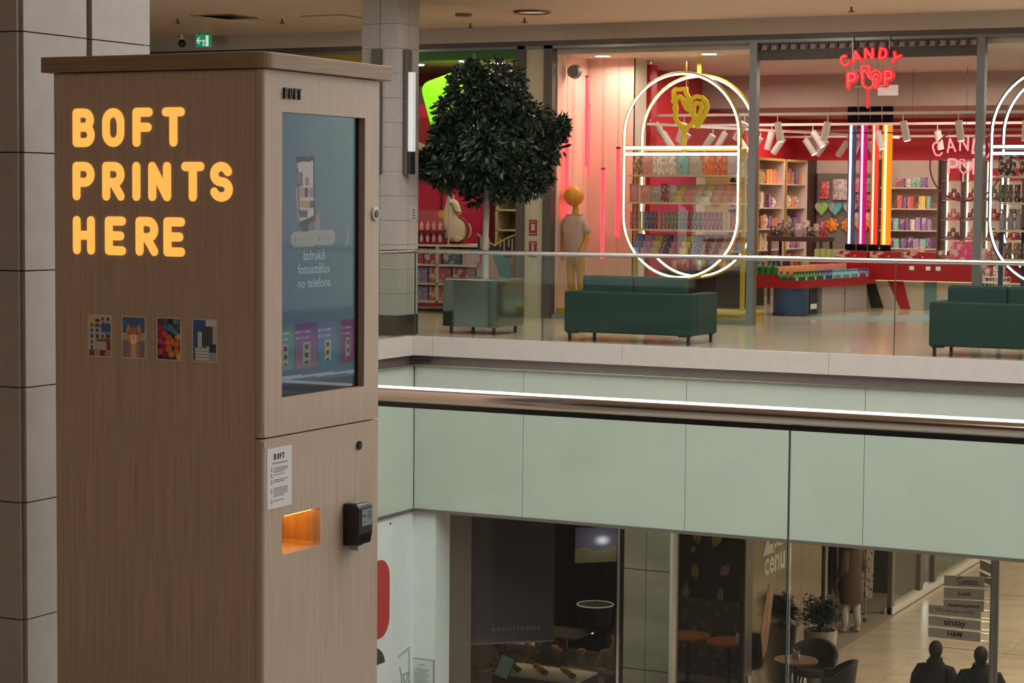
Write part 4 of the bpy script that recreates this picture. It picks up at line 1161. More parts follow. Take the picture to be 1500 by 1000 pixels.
for nr, (px, c) in enumerate(row):
    x = -11.19 + (px - 914) * .00958
    for k in range(3):
        item('carton', x, 26.02 + k * .08, .878 + k * .085, .125, .075, .095, lc(*c), ('front', 'middle', 'rear')[k] + ' box of the %s stack on the bottom shelf of yellow-framed rack' % ORDN[nr], 'sweet boxes on the bottom shelf', rx=radians(12))
# second oval display (right edge)
for i in range(5):
    item('pouch', -6.10 + i * .26, 26.15, 1.945, .22, .10, .27, lc(60, 34, 26), ORDN[i] + ' dark foil sweet bag from the left on the top shelf of the navy-framed rack', 'dark bags on the navy rack')
for i in range(14):
    item('tin', -6.15 + i * .10, 26.1, 1.615, .075, .075, .22, lc(*((70, 90, 56), (90, 76, 60), (60, 40, 36), (110, 60, 50))[i % 4]), ORDN[i] + ' dark sweet tube from the left on the second shelf of the navy-framed rack', 'dark tubes on the navy rack', 'tube')
for i in range(14):
    item('bottle', -6.13 + i * .10, 26.1, 1.275, .08, .08, .26, lc(*((150, 140, 150), (110, 60, 70), (120, 170, 70), (90, 150, 180), (180, 170, 70))[i * 5 // 14]), ORDN[i] + ' drink bottle from the left on the third shelf of the navy-framed rack', 'bottles on the navy rack', 'bottle')
for i in range(11):
    item('tin', -6.05 + i * .11, 26.1, .915, .09, .09, .20, lc(*((90, 66, 50), (120, 84, 70), (110, 80, 60))[i % 3]), ORDN[i] + ' brown sweet tin from the left on the bottom shelf of the navy-framed rack', 'brown tins on the navy rack', 'tin')

# ------------------------------------------------------------------ shelving along the back wall and left side wall
dk = mat('dark_brown_frame', (.07, .035, .03), .5)
sh_m = mat('pale_shelf', (.62, .52, .45), .5)
lit = mat('warm_strip', (1, 1, 1), .5, emit=(1, .84, .62), estr=2.2)
def shelf_unit(x, y, w, d, h, zs, lab, frame=dk, lit_side=True, rz=0, back=True, nm='shelf_unit'):
    t = thing(nm, lab, 'shelving', (x, y, 0), rz)
    B().box(0, .03, 0, d, 0, h).obj('side_panel', frame, t)
    B().box(w - .03, w, 0, d, 0, h).obj('side_panel', frame, t)
    for z in zs: B().box(.03, w - .03, .01, d, z - .02, z).obj('shelf', sh_m if lit_side else frame, t)
    if back: B().box(.03, w - .03, d - .01, d, 0, h).obj('back_panel', pale, t)
    if lit_side: B().box(w - .045, w - .031, d - .05, d - .02, .3, h - .05).obj('light_strip', lit, t)
    return t
BK = 35.58
candyc = [(220, 120, 90), (230, 190, 90), (190, 60, 60), (120, 170, 110), (230, 220, 200), (150, 90, 160), (90, 140, 190), (240, 150, 60), (200, 170, 140), (120, 60, 50)]
def fill(x0, x1, y, z, hmin, hmax, wmin, wmax, kinds, lab, grp, rnd, depth=.10, cols=candyc):
    x = x0; cnt = 0
    while x < x1 - wmin:
        w = rnd.uniform(wmin, wmax); h = rnd.uniform(hmin, hmax)
        if rnd.random() < .88:
            item(rnd.choice(kinds), x + w / 2, y, z, w * .9, min(depth, w), h, lc(*rnd.choice(cols)), ORDN[cnt] + ' ' + lab, grp); cnt += 1
        x += w
rd = random.Random(5)
# left side wall shelves (x = -12.06, seen obliquely) as units standing along the wall
for k, (y, w) in enumerate(((31.2, 1.3), (32.6, 1.3), (34.0, 1.12))):
    u = thing('shelf_unit', ('nearest', 'middle', 'rearmost')[k] + ' lit shelf bay along the left side wall of the candy shop', 'shelving', (-12.05, y, 0), 0)
    B().box(0, .38, 0, .03, 0, 2.28).obj('side_panel', mat('gold_frame', (.45, .30, .10), .4), u)
    B().box(0, .38, w - .03, w, 0, 2.28).obj('side_panel', pale, u)
    B().box(.05, .30, .06, .09, 2.2, 2.24).obj('top_light_strip', lit, u)
    B().box(.33, .36, .035, .05, .3, 2.2).obj('light_strip', lit, u)
    B().box(0, .38, 0, w, 2.28, 2.32).obj('top_rail', MATS['gold_frame'], u)
    for z in (.45, .8, 1.15, 1.5, 1.9):
        B().box(0, .36, .03, w - .03, z - .02, z).obj('shelf', sh_m, u)
        yy = y + .10; cnt = 0
        while yy < y + w - .12:
            ww = rd.uniform(.10, .17)
            if rd.random() < .85:
                item(rd.choice(('pouch', 'carton', 'pouch')), -11.82, yy + ww / 2, z, ww * .9, .1, rd.uniform(.16, .28), lc(*rd.choice(candyc)), '%s packet from the front, %s shelf of the %s left side bay' % (ORDN[cnt], {.45: 'bottom', .8: 'fourth', 1.15: 'third', 1.5: 'second', 1.9: 'top'}[z], ('nearest', 'middle', 'rearmost')[k]), 'sweets on the left side shelves', rz=pi / 2); cnt += 1
            yy += ww
# first back bay beside the corner
u = shelf_unit(-12.0, BK - .4, .34, .4, 2.33, (.6, 1.05, 1.35, 1.72, 2.0), 'narrow lit shelf bay in the rear left corner of the candy shop')
for z, cols in ((1.72, [(240, 200, 90), (200, 150, 190)]), (1.35, [(200, 150, 90), (160, 60, 40)]), (1.05, [(60, 60, 80)])):
    fill(-11.96, -11.70, BK - .25, z, .16, .28, .06, .10, ('pouch', 'tin'), 'packet from the left on the %s shelf of the narrow corner bay' % {1.72: 'upper', 1.35: 'middle', 1.05: 'lower'}[z], 'packets on the corner bay', rd, cols=cols)
# pegboard with plush and bags
pg = thing('pegboard', 'grey pegboard panel with hanging bags and cushions on the rear wall', 'panel', (-11.62, BK - .05, .9))
B().box(0, 1.08, 0, .03, -.9, 1.20).obj('board', mat('grey_pegboard', (.19, .17, .155), .7, noise=.06, stripes=(20, (.10, .09, .085), .12)), pg)
B().box(-.02, 0, -.01, .04, -.9, 1.20).obj('edge_strip', dk, pg)
Yp = BK - .092
item('pouch', -11.48, Yp, 1.66, .17, .08, .30, lc(220, 50, 50), 'red plush bag hanging at top left of the grey pegboard', None, 'bag', name='plush_bag')
item('pouch', -11.2, Yp, 1.64, .26, .09, .36, lc(210, 190, 200), 'large patterned plush bag hanging beside the red one on the grey pegboard', None, 'bag', name='plush_bag')
for i, (x, c) in enumerate(((-11.52, (150, 200, 110)), (-11.27, (90, 180, 190)), (-11.0, (120, 190, 180)))):
    item('heart', x, Yp, 1.36, .24, .08, .24, lc(*c), ORDN[i] + ' rainbow heart cushion from the left on the grey pegboard', 'heart cushions on the pegboard', 'cushion')
for i, x in enumerate((-11.33, -11.05, -10.78, -10.56)):
    item('knot', x, Yp, 1.08, .24, .10, .24, lc(240, 140, 40), ORDN[i] + ' orange plush flower from the left on the grey pegboard', 'plush flowers on the pegboard', 'cushion')
for i in range(9):
    item('pouch', -10.93 + (i % 3) * .2, Yp, 1.78 - (i // 3) * .3, .17, .07, .24, lc(*candyc[(i * 3) % 10]), ('left', 'middle', 'right')[i % 3] + ' hanging sweet bag in the %s row on the pegboard right half' % ('upper', 'middle', 'lower')[i // 3], 'hanging sweet bags on the pegboard')
# white shelf bay
u = shelf_unit(-10.50 + .08, BK - .4, 1.07 + .0, .4, 2.33, (.55, .82, 1.13, 1.5, 1.86), 'white shelf bay with mixed sweets beside the grid shelving', lit_side=True)
for z, hh_ in ((1.86, .18), (1.5, .24), (1.13, .22), (.82, .2)):
    fill(-10.36, -9.44, BK - .28, z, hh_ * .8, hh_, .08, .13, ('pouch', 'tin', 'carton'), 'packet from the left on the %s shelf of the white bay' % {1.86: 'top', 1.5: 'second', 1.13: 'third', .82: 'bottom'}[z], 'sweets in the white shelf bay', rd,
         cols=[(240, 210, 90), (170, 140, 200), (130, 200, 180), (120, 80, 150), (210, 90, 80), (230, 220, 210)])
# grid shelving with cubbies
gx = [-9.33 + i * .345 for i in range(14)]
gz = [.35, .66, .98, 1.31, 1.65, 1.98, 2.33]
gt = thing('grid_shelving', 'wide backlit grid shelving with small cubbies of stacked jars on the rear wall', 'shelving', (0, 0, 0))
for x in gx: B().box(x - .012, x + .012, BK - .35, BK, .0, 2.33).obj('upright', dk, gt)
for z in gz: B().box(gx[0], gx[-1], BK - .35, BK, z - .012, z).obj('shelf', mat('rose_shelf', (.40, .24, .19), .5), gt)
B().box(gx[0], gx[-1], BK - .008, BK, .0, 2.33).obj('back_panel', mat('backlit_cream_panel', (.75, .62, .5), .6, emit=(.9, .62, .45), estr=.35), gt)
for x in gx[:-1]: B().box(x + .014, x + .026, BK - .03, BK - .01, .35, 2.3).obj('light_strip', lit, gt)
for i, x in enumerate(gx[:-1]):
    cx = x + .18
    for j, z in enumerate(gz[:-1]):
        if j == 5:
            item('red_carton', cx + .02, BK - .2, z, .20, .12, .21, (1, 1, 1), ORDN[i] + ' red gift box from the left in the grid shelving top row', 'red gift boxes in the top cubbies', 'box'); continue
        if j == 0: continue
        c = ((126, 70, 56), (150, 60, 50), (110, 90, 80), (190, 120, 110))[(i + j) % 4]
        item('carton', cx, BK - .2, z, .23, .10, .055, lc(c[0] * .8, c[1] * .7, c[2] * .7), 'jar tray in the %s column, %s row up, of the grid shelving' % (ORDN[i], ORDN[j]), 'trays in the grid cubbies', 'tray', name='jar_tray')
        for dx, dz in ((-.06, 0), (.06, 0), (0, .07)):
            item('jar', cx + dx, BK - .2, z + .055 + dz, .085, .085, .075, lc(*c), ('left' if dx < 0 else 'right' if dx > 0 else 'top') + ' jar of the pyramid in %s column, %s row up, of the grid' % (ORDN[i], ORDN[j]), 'jar pyramids in the grid cubbies', 'jar')

# second neon sign and black ring inside the shop
rg = thing('ring_sign', 'large thin dark ring with red neon lettering CANDY inside the candy shop', 'sign', (-7.60, 30.0, 2.15))
B().tube([(.52 * cos(2 * pi * i / 40), 0, .52 * sin(2 * pi * i / 40)) for i in range(40)], .012, 6, True).obj('ring', mat('maroon_metal', (.10, .012, .015), .4), rg)
B().cyl((0, 0, .52), (0, 0, 1.4), .004, seg=5).obj('hanging_cable', black_metal, rg)
for ch, x, dz, rot in (('C', -.44, 0, 18), ('A', -.26, .06, 8), ('N', -.08, .09, 0), ('D', .10, .06, -8), ('Y', .28, 0, -18)):
    s = .19; cr, sr = cos(radians(rot)), sin(radians(rot))
    L = [[(x + (px - .0) * s * cr - pz * s * sr, .12 + dz + px * s * sr + pz * s * cr) for px, pz in ln] for ln in GL[ch]]
    b = B(); stroke(b, L, .022, .01, lambda p, d: (p[0], -.02 + d, p[1])); b.obj('neon_letter', neon_pink, rg)
for x, s_ in ((-.24, 'P'), (.12, 'P')):
    b = B(); stroke(b, [[(x + px * .2, -.12 + pz * .2) for px, pz in ln] for ln in GL[s_]], .03, .01, lambda p, d: (p[0], -.02 + d, p[1])); b.obj('neon_letter', neon_pink, rg)
b = B(); stroke(b, rooster_lines(0, -.02, .0004, 900), .016, .01, lambda p, d: (p[0], -.02 + d, p[1])); b.obj('neon_rooster', neon_pink, rg)
B().box(-.40, .45, -.015, .0, .095, .11).obj('cross_bar', MATS['maroon_metal'], rg)

# ------------------------------------------------------------------ striped counter
ct = thing('counter', 'long curved cream counter with red top and slanted black, red and teal stripes', 'counter', (0, 0, 0))
B().box(-10.08, -3.4, 30.6, 31.5, .66, .735).obj('counter_top', mat('gloss_red', (.36, .008, .015), .3), ct)
B().box(-10.08, -3.4, 30.57, 30.62, .44, .68).obj('red_fascia', MATS['gloss_red'], ct)
B().box(-9.95, -3.4, 30.66, 31.4, 0, .66).obj('cream_body', mat('cream_laminate', (.50, .41, .32), .35), ct)
B().box(-9.7, -3.4, 30.64, 30.655, .43, .445).obj('warm_light_line', mat('yellow_line', (1, .9, .5), emit=(1, .8, .4), estr=1.0), ct)
z0, z1 = 0.015, .435
def stripe(xa, xb, xc, xd, m, nm):   # top left/right, bottom left/right
    B().ngon_prism([(xa, 30.655, z1), (xb, 30.655, z1), (xd, 30.655, z0), (xc, 30.655, z0)], (0, -.006, 0)).obj(nm, m, ct)
qx = lambda px: -9.15 + (px - 1290) * .01155
stripe(qx(1281), qx(1294), qx(1290), qx(1307), mat('black_laminate', (.02, .018, .018), .35), 'black_stripe')
stripe(qx(1311), qx(1332), qx(1329), qx(1342), MATS['gloss_red'], 'red_stripe')
stripe(qx(1360), qx(1376), qx(1360), qx(1376), mat('teal_laminate', (.12, .22, .23), .35), 'teal_stripe')
stripe(qx(1430), qx(1450), qx(1420), qx(1440), MATS['black_laminate'], 'black_stripe')
for x in (-8.55, -8.30, -8.15, -7.2): B().box(x, x + .07, 30.562, 30.568, .60, .66).obj('price_card', paper_white, ct)
item('carton', -7.80, 30.85, .735, .34, .2, .30, lc(190, 70, 110), 'pink gift box on the red counter beside the light tubes', None, 'box', name='gift_box')
for i in range(3): item('carton', -9.48 + i * .52, 30.75, .735, .46, .2, .13, lc(150, 10, 20), ORDN[i] + ' red tray box from the left on the red counter', 'red tray boxes on the counter', 'box', name='tray_box')
for i in range(11):
    item(('jar', 'pouch', 'tin')[i % 3], -8.75 + i * .155, 30.8 + .1 * (i % 2), .735, .12, .1, .12 + .04 * (i % 3), lc(*((170, 140, 110), (120, 90, 70), (200, 170, 160))[i % 3]), ORDN[i] + ' small sweet container from the left, right of the light tubes', 'sweets on the red counter')
item('pouch', -7.0, 30.5, .735, .30, .2, .34, lc(170, 130, 80), 'large brown bag on the counter left of the post', None, 'bag')
for i in range(5): item('pouch', -6.6 + i * .3, 30.8, .735, .22, .12, .30, lc(*((220, 150, 110), (150, 110, 170), (60, 70, 120), (200, 190, 170), (180, 60, 50))[i]), ORDN[i] + ' colourful sweet bag from the left on the counter right end', 'bags on the right end of the counter')
# basket with flyers in front of the counter
bs = thing('flyer_basket', 'white wire basket of pink and white lollipops in front of the striped counter', 'basket', (-7.05, 29.6, .42))
b = B()
for z in (0, .07, .14): b.tube([(-.2, -.12, z), (.2, -.12, z), (.2, .12, z), (-.2, .12, z)], .008, 5, True)
for x in (-.2, -.1, 0, .1, .2): b.cyl((x, -.12, 0), (x, -.12, .14), .006, seg=5).cyl((x, .12, 0), (x, .12, .14), .006, seg=5)
b.obj('wire_frame', white_plastic, bs)
B().cyl((0, 0, -.42), (0, 0, 0), .015, seg=8).cyl((0, 0, -.42), (0, 0, -.40), .14, seg=16).obj('stand', white_plastic, bs)
for i in range(16):
    x, y = rd.uniform(-.22, .2), rd.uniform(-.1, .1); z = .44 + rd.uniform(0, .2)
    item('pouch', -7.05 + x - .05, 29.58 + y, z, .08, .04, .13, lc(*rd.choice(((230, 170, 180), (235, 225, 220), (190, 60, 80)))), 'pink or white wrapped lollipop in the white wire basket', 'lollipops in the wire basket', rx=rd.uniform(-.4, .4))

# ------------------------------------------------------------------ bottle counter (two-sided) and its drums
bt = thing('display_table', 'red shelf-topped display table full of bottles, with perforated blue and white bases', 'table', (-9.37, 27.92, 0), radians(83))
Lb = 2.58
gr = MATS['gloss_red']
B().box(0, Lb, 0, .75, .40, .435).obj('tray', gr, bt)
B().box(0, Lb, -.02, 0, .39, .50).obj('front_lip', gr, bt)
B().box(Lb, Lb + .02, 0, .75, .39, .50).obj('end_lip', gr, bt)
B().box(-.02, 0, -.02, .75, .39, .50).obj('end_lip', gr, bt)
B().box(0, Lb, .33, .75, .435, .56).obj('step', gr, bt)
perf = mat('perforated_white_metal', (.50, .44, .42), .4, .3, stripes=(34, (.10, .08, .08), .16))
perfb = mat('perforated_blue_metal', (.035, .075, .16), .4, .3, stripes=(34, (.01, .012, .03), .16))
B().cyl((.24, .24, 0), (.24, .24, .40), .25, seg=28).obj('blue_drum', perfb, bt)
B().cyl((.24, .24, 0), (.24, .24, .03), .262, seg=28).obj('blue_drum_foot', mat('navy_foot', (.02, .035, .09), .4), bt)
B().box(.86, 1.62, .05, .6, .0, .40).obj('white_base', perf, bt)
B().box(1.66, 2.42, .05, .6, .0, .40).obj('white_base', perf, bt)
B().box(.56, .80, .10, .12, .0, .39).obj('poster', mat('dark_poster', (.03, .02, .05), .4), bt)
B().box(.58, .78, .094, .10, .08, .15).obj('poster_text', paper_white, bt)
cr, sr = cos(radians(83)), sin(radians(83))
def onbt(x, y): return (-9.37 + x * cr - y * sr, 27.92 + x * sr + y * cr)
n = 26
for i in range(n):
    x = .05 + i * (Lb - .1) / (n - 1)
    if i < 9: c = (40, 110, 50); lab, g = 'green, in the front row of the display table', 'green bottles on the display table'
    elif i < 13: c = (50, 90, 140); lab, g = 'blue, in the front row of the display table', 'blue bottles on the display table'
    elif i < 22: c = (100, 170, 180); lab, g = 'pale teal, in the front row of the display table', 'teal bottles on the display table'
    else: c = (120, 90, 130); lab, g = 'purple, in the front row of the display table', 'purple bottles on the display table'
    X, Y = onbt(x, .10)
    item('bottle', X, Y, .436, .09, .09, .185, lc(*c), ORDN[i] + ' bottle from the front, ' + lab, g, 'bottle')
    X, Y = onbt(x, .06)
    if i % 3 == 0: item('tin', X, Y - .01, .436, .035, .035, .11, lc(220, 210, 200), ORDN[i // 3] + ' small white tube before the bottles on the display table', 'white tubes on the display table', 'tube')
    if i < 2: continue
    X, Y = onbt(x, .48)
    item('tin', X, Y, .561, .085, .085, .12, lc(*((240, 150, 90) if i < 15 else (220, 130, 120))), ORDN[i] + ' tin from the front in the raised row of the display table', 'tins on the rear step', 'tin')
for i in range(6):
    X, Y = onbt(.05, .21 + i * .095)
    item('bottle', X, Y, .436 if i < 1 else .436 if .21 + i * .095 < .32 else .561, .085, .085, .185, lc(40, 110, 50), ORDN[i] + ' green bottle from the right along the near end of the display table', 'green bottles at the near end', 'bottle')
# dark table with sweet bags
dt = thing('dark_table', 'small dark high table holding sweet bags, left of the light tubes', 'table', (-11.06, 31.3, 0))
B().box(0, .92, 0, .6, .98, 1.05).obj('table_top', dk, dt)
for x in (.02, .86):
    for y in (.02, .54): B().box(x, x + .04, y, y + .04, 0, .98).obj('leg', dk, dt)
B().box(.03, .89, .05, .55, .50, .53).obj('lower_shelf', dk, dt)
for i in range(9):
    c = ((40, 30, 34), (90, 76, 60), (120, 100, 80), (50, 44, 50), (190, 170, 180), (210, 190, 170), (70, 50, 60), (200, 180, 150), (180, 60, 60))[i]
    item('pouch', -11.0 + i * .10, 31.5 + .05 * (i % 2), 1.05, .14, .10, .16 + .05 * (i % 3), lc(*c), ORDN[i] + ' sweet bag from the left on the small dark high table', 'sweet bags on the dark table')
for i in range(5): item('carton', -10.97 + i * .17, 31.5, .53, .14, .14, .22, lc(*((80, 40, 110), (60, 30, 60), (190, 70, 50), (200, 190, 120), (90, 60, 90))[i]), ORDN[i] + ' box from the left on the dark high table lower shelf', 'boxes under the dark table')
for i in range(5): item('carton', -10.02 + i * .095, 30.72, .735, .085, .1, .15, lc(150, 176, 80), ORDN[i] + ' green carton from the left at the red counter left end', 'green cartons beside the counter')
sb = thing('side_table', 'low black table of dark goods behind the display table', 'table', (-11.75, 28.6, 0))
B().box(0, .9, 0, 2.2, .50, .58).obj('table_top', mat('black_brown', (.02, .014, .012), .5), sb)
B().box(.04, .86, .05, 2.15, 0, .50).obj('cabinet', MATS['black_brown'], sb)
for i in range(8): item('tin', -11.62 + i * .10, 28.8 + (i % 2) * .2, .58, .09, .09, .14, lc(*candyc[i]), ORDN[i] + ' tin from the left on the low black table', 'tins on the low black table', 'tin')

# ------------------------------------------------------------------ toy shop
cream_s = mat('cream_shelving', (.56, .47, .34), .5)
ls = thing('shop_sign_panel', 'bright lime green tilted sign panel with rounded corners in the toy shop', 'sign', (-14.27, 27.05, 2.83))
pts = rrect(-.52, .52, -.62, .62, .14)
B().ngon_prism([(x, 0, z) for x, z in pts], (0, .06, 0)).xf(Matrix.Rotation(radians(-17), 4, 'Y')).obj('face', lime, ls)
B().cyl((0, .03, .5), (0, .03, .9), .008, seg=6).obj('hanger', black_metal, ls)
wb = thing('wall_mural', 'red and cream curved mural panel behind the lime sign', 'mural', (-15.05, 27.50, 2.35))
B().box(-.45, .45, 0, .04, -.35, .45).obj('red_field', mat('mural_red', (.35, .02, .03), .5), wb)
b = B(); stroke(b, [[(-.44, .12), (-.2, .06), (.1, -.06), (.4, -.25)]], .09, .01, lambda p, d: (p[0], -.012 + d, p[1])); b.obj('cream_stripe', cream_s, wb)
# display table with lower shelves
tb = thing('toy_stand', 'wide cream wheeled toy display stand holding the white horse', 'display stand', (-14.78, 26.2, 0))
for z in (.15, .40, .67, .95): B().box(0, 1.62, 0, .75, z - .03, z).obj('shelf', cream_s, tb)
for x in (0, .575, 1.585): B().box(x, x + .035, 0, .75, .12, .92).obj('upright', cream_s, tb)
B().box(0, 1.62, .75, .77, .1, .95).obj('back_panel', cream_s, tb)
for x in (.1, 1.3): B().cyl((x, .05, .05), (x + .03, .05, .05), .045, seg=14).obj('castor', black_plastic, tb)
toyc = [(150, 60, 90), (80, 100, 120), (190, 150, 160), (60, 80, 90), (130, 120, 150), (170, 80, 90)]
for ns, (z, hh_, nn) in enumerate(((.15, .20, 4), (.40, .22, 4), (.67, .22, 5))):
    for i in range(nn):
        w_ = 1.52 / nn
        item('carton', -14.73 + (i + .5) * w_, 26.42, z, w_ * .92, .35, hh_, lc(*toyc[(i + nn) % 6]), ORDN[i] + ' toy box from the left on the %s shelf of the toy stand' % ('bottom', 'middle', 'upper')[ns], 'toy boxes in the cream stand', 'toy box', name='toy_box')
dr = thing('dispenser_stand', 'rose counter display of small pink bottles with an orange badge beside the horse', 'display stand', (-14.76, 26.24, .95))
rose = mat('rose_card', (.42, .10, .12), .5)
B().box(0, .62, .18, .20, 0, .48).obj('back_card', rose, dr)
for z in (0, .17): B().box(0, .62, 0, .18, z, z + .03).obj('tray', mat('maroon_card', (.18, .015, .025), .5), dr)
B().cyl((.53, .175, .43), (.53, .17, .43), .055, seg=20).obj('badge', mat('orange_badge', (.75, .33, .05), .5), dr)
for j in range(2):
    for i in range(6): item('bottle', -14.70 + i * .10, 26.31, .98 + j * .17, .055, .055, .125, lc(226, 150, 150), ORDN[i] + ' small pink bottle in the %s row of the rose display' % ('lower', 'upper')[j], 'pink bottles in the rose display', 'bottle')
hs = thing('horse_figure', 'white carousel horse figure with a red saddle strap and a pole on the toy stand', 'horse figure', (-14.10, 26.52, .955), radians(10))
hm = mat('ivory_horse', (.62, .56, .40), .5)
skin('body', [(0, .0, .17, .18, .17), (-.04, -.04, .35, .12), (-.045, -.03, .49, .085), (-.02, -.05, .60, .070), (.05, -.09, .59, .060), (.115, -.14, .50, .043), (.155, -.17, .42, .036),
     (.03, .16, .18, .17, .16), (.06, .32, .18, .16, .15), (-.08, -.03, .08, .07), (-.09, -.06, .04, .04), (.08, -.03, .08, .07), (.09, -.06, .04, .04), (.06, .46, .28, .04), (.08, .54, .1, .03)],
     [(0, 1), (1, 2), (2, 3), (3, 4), (4, 5), (5, 6), (0, 7), (7, 8), (0, 9), (9, 10), (0, 11), (11, 12), (8, 13), (13, 14)], hm, hs, sub=2)
for s_ in (-1, 1):
    B().cyl((-.02 + s_ * .035, -.04, .63), (-.02 + s_ * .045, -.045, .71), .018, .003, seg=8).obj('ear', hm, hs, smooth=True)
    B().ball((.045 + s_ * .045, -.125, .575), .012).obj('eye', black_plastic, hs, smooth=True)
b = B()
for i in range(9): b.ball((-.07 - .008 * i, .0 + .006 * i, .63 - .04 * i), .036, 1, 1, 1.2, 8, 6)
b.obj('mane', mat('cream_mane', (.60, .50, .32), .7), hs, smooth=True)
B().tube([(.02 + .185 * cos(t), .08 + .03 * sin(t), .19 + .18 * sin(t)) for t in [2 * pi * i / 24 for i in range(24)]], .024, 6, True).obj('saddle_strap', mat('strap_red', (.22, .02, .02), .5), hs, smooth=True)
B().tube([(.05, -.17, .50), (.10, -.20, .44), (.17, -.21, .46)], .010, 6).obj('bridle', MATS['strap_red'], hs)
B().cyl((.0, -.22, 0), (.0, -.22, 1.1), .012, seg=8).obj('pole', mat('pale_pole', (.50, .42, .33), .4), hs)
# back shelving with arches, seen between leaves
ar = thing('toy_shelving', 'cream arched toy shelving behind the horse', 'shelving', (-14.15, 27.95, 0))
for z in (.9, 1.15, 1.45, 1.75, 2.1): B().box(0, 1.1, 0, .4, z - .025, z).obj('shelf', cream_s, ar)
for x in (0, .36, 1.06): B().box(x, x + .04, 0, .4, 0, 2.1).obj('upright', cream_s, ar)
B().box(0, 1.1, .40, .42, 0, 2.1).obj('back_panel', mat('dark_brown_panel', (.20, .15, .10), .7), ar)  # back panel in one even dark brown
for i in range(24):
    item('carton', -13.68 + (i % 6) * .11, 28.1, (.9, 1.15, 1.45, 1.75)[i // 6], .09, .1, .16, lc(*((90, 110, 120), (120, 90, 90), (70, 80, 90), (150, 120, 110))[(i * 5) % 4]), ORDN[i % 6] + ' toy pack from the left, %s row up, on the arched shelving' % ORDN[i // 6], 'toy packs on the arched shelving', 'toy box', name='toy_pack')
# cardboard floor display in front (plain round and winged shapes)
fd = thing('cutout_display', 'round cardboard display with teal and pink halves and a blue winged top', 'display stand', (-13.10, 25.85, -.10))
fd.scale = (.78, 1, .82)
b = B(); b.ngon_prism([(.33 * cos(t) , 0, .86 + .30 * sin(t)) for t in [2 * pi * i / 32 for i in range(32)]], (0, .03, 0)); b.obj('round_board', mat('tan_board', (.33, .20, .12), .6), fd)
b = B(); b.ngon_prism([(.345 * cos(t), -.01, .86 + .315 * sin(t)) for t in [radians(-55 + i * 8) for i in range(20)]], (0, .008, 0)); b.obj('teal_segment', mat('teal_board', (.04, .16, .15), .6), fd)
b = B(); b.ngon_prism([(.345 * cos(t), -.01, .86 + .315 * sin(t)) for t in [radians(100 + i * 7) for i in range(12)]], (0, .008, 0)); b.obj('pink_segment', mat('magenta_board', (.32, .03, .08), .6), fd)
B().box(-.25, .25, .03, .28, .122, .56).obj('carton_base', mat('board_base', (.16, .10, .10), .7), fd)
b = B(); b.ngon_prism([(-.36, .04, 1.48), (-.18, .04, 1.36), (0, .04, 1.28), (.2, .04, 1.40), (.40, .04, 1.48), (.40, .04, 1.25), (.28, .04, 1.08), (-.25, .04, 1.08), (-.36, .04, 1.2)], (0, .03, 0)); b.obj('winged_top', mat('deep_blue_board', (.012, .018, .09), .5), fd)
b = B(); stroke(b, [[(-.36, 1.48), (-.18, 1.37), (0, 1.29), (.2, 1.41), (.40, 1.48)]] + [[(x, 1.40), (x, 1.40 - h)] for x, h in ((-.28, .16), (-.2, .10), (-.12, .15), (.1, .12), (.18, .2), (.27, .12), (.34, .2))], .022, .01, lambda p, d: (p[0], .028 + d, p[1])); b.obj('yellow_edge', mat('yellow_edge', (.50, .38, .06), .5), fd)
rp = thing('rose_panel', 'red-edged toy panel standing behind the cut-out display', 'panel', (-12.85, 26.9, 0))
B().box(-.25, .25, 0, .05, 0, 1.28).obj('panel', mat('pink_print', (.42, .12, .13), .6, noise=.4, nscale=14), rp)
B().box(-.28, -.25, -.01, .06, 0, 1.3).box(.25, .28, -.01, .06, 0, 1.3).box(-.28, .28, -.01, .06, 1.28, 1.31).obj('edge', mat('red_edge', (.5, .02, .03), .5), rp)
# ------------------------------------------------------------------ ground floor (floor level z = -5.4)
G = -5.4
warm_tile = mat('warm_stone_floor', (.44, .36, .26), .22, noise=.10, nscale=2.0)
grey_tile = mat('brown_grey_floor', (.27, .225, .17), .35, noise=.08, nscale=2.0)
fz = sbox('floor_lower', joint_m, -19, 10, 5.6, 50, G - .3, G - .012)
first = None
for i in range(5):
    for j in range(24):
        x = -9.76 + i * 1.2; y = 22.4 + j * 1.2
        if j in (8, 12): y += 0
        if first is None: first = B().box(0, 1.194, 0, 1.194, G - .012, G).obj('tile', warm_tile, fz, (x, y, 0))
        else: cp(first, fz, (x, y, 0))
B().box(-3.76, 10, 5.6, 50, G - .012, G).obj('tiled_area', warm_tile, fz)
B().box(-9.77, 10, 5.6, 22.39, G - .012, G).obj('tiled_area', warm_tile, fz)
g0 = None
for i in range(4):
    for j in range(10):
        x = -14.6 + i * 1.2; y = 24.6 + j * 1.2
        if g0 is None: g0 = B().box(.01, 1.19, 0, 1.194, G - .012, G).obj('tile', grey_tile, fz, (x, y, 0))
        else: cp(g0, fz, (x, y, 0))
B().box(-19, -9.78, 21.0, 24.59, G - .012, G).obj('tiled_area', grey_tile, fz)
for y in (32.3, 37.2): B().box(-8.6, 10, y, y + .03, G, G + .002).obj('expansion_joint', MATS['dark_bronze_frame'], fz)
sbox('ceiling_lower', fasc_m, -19, 10, 21.0, 50, -1.95, -1.85)
sbox('wall_end_lower', mat('tan_wall', (.35, .29, .22), .7), -9.8, 10, 50, 50.1, G, -1.9)

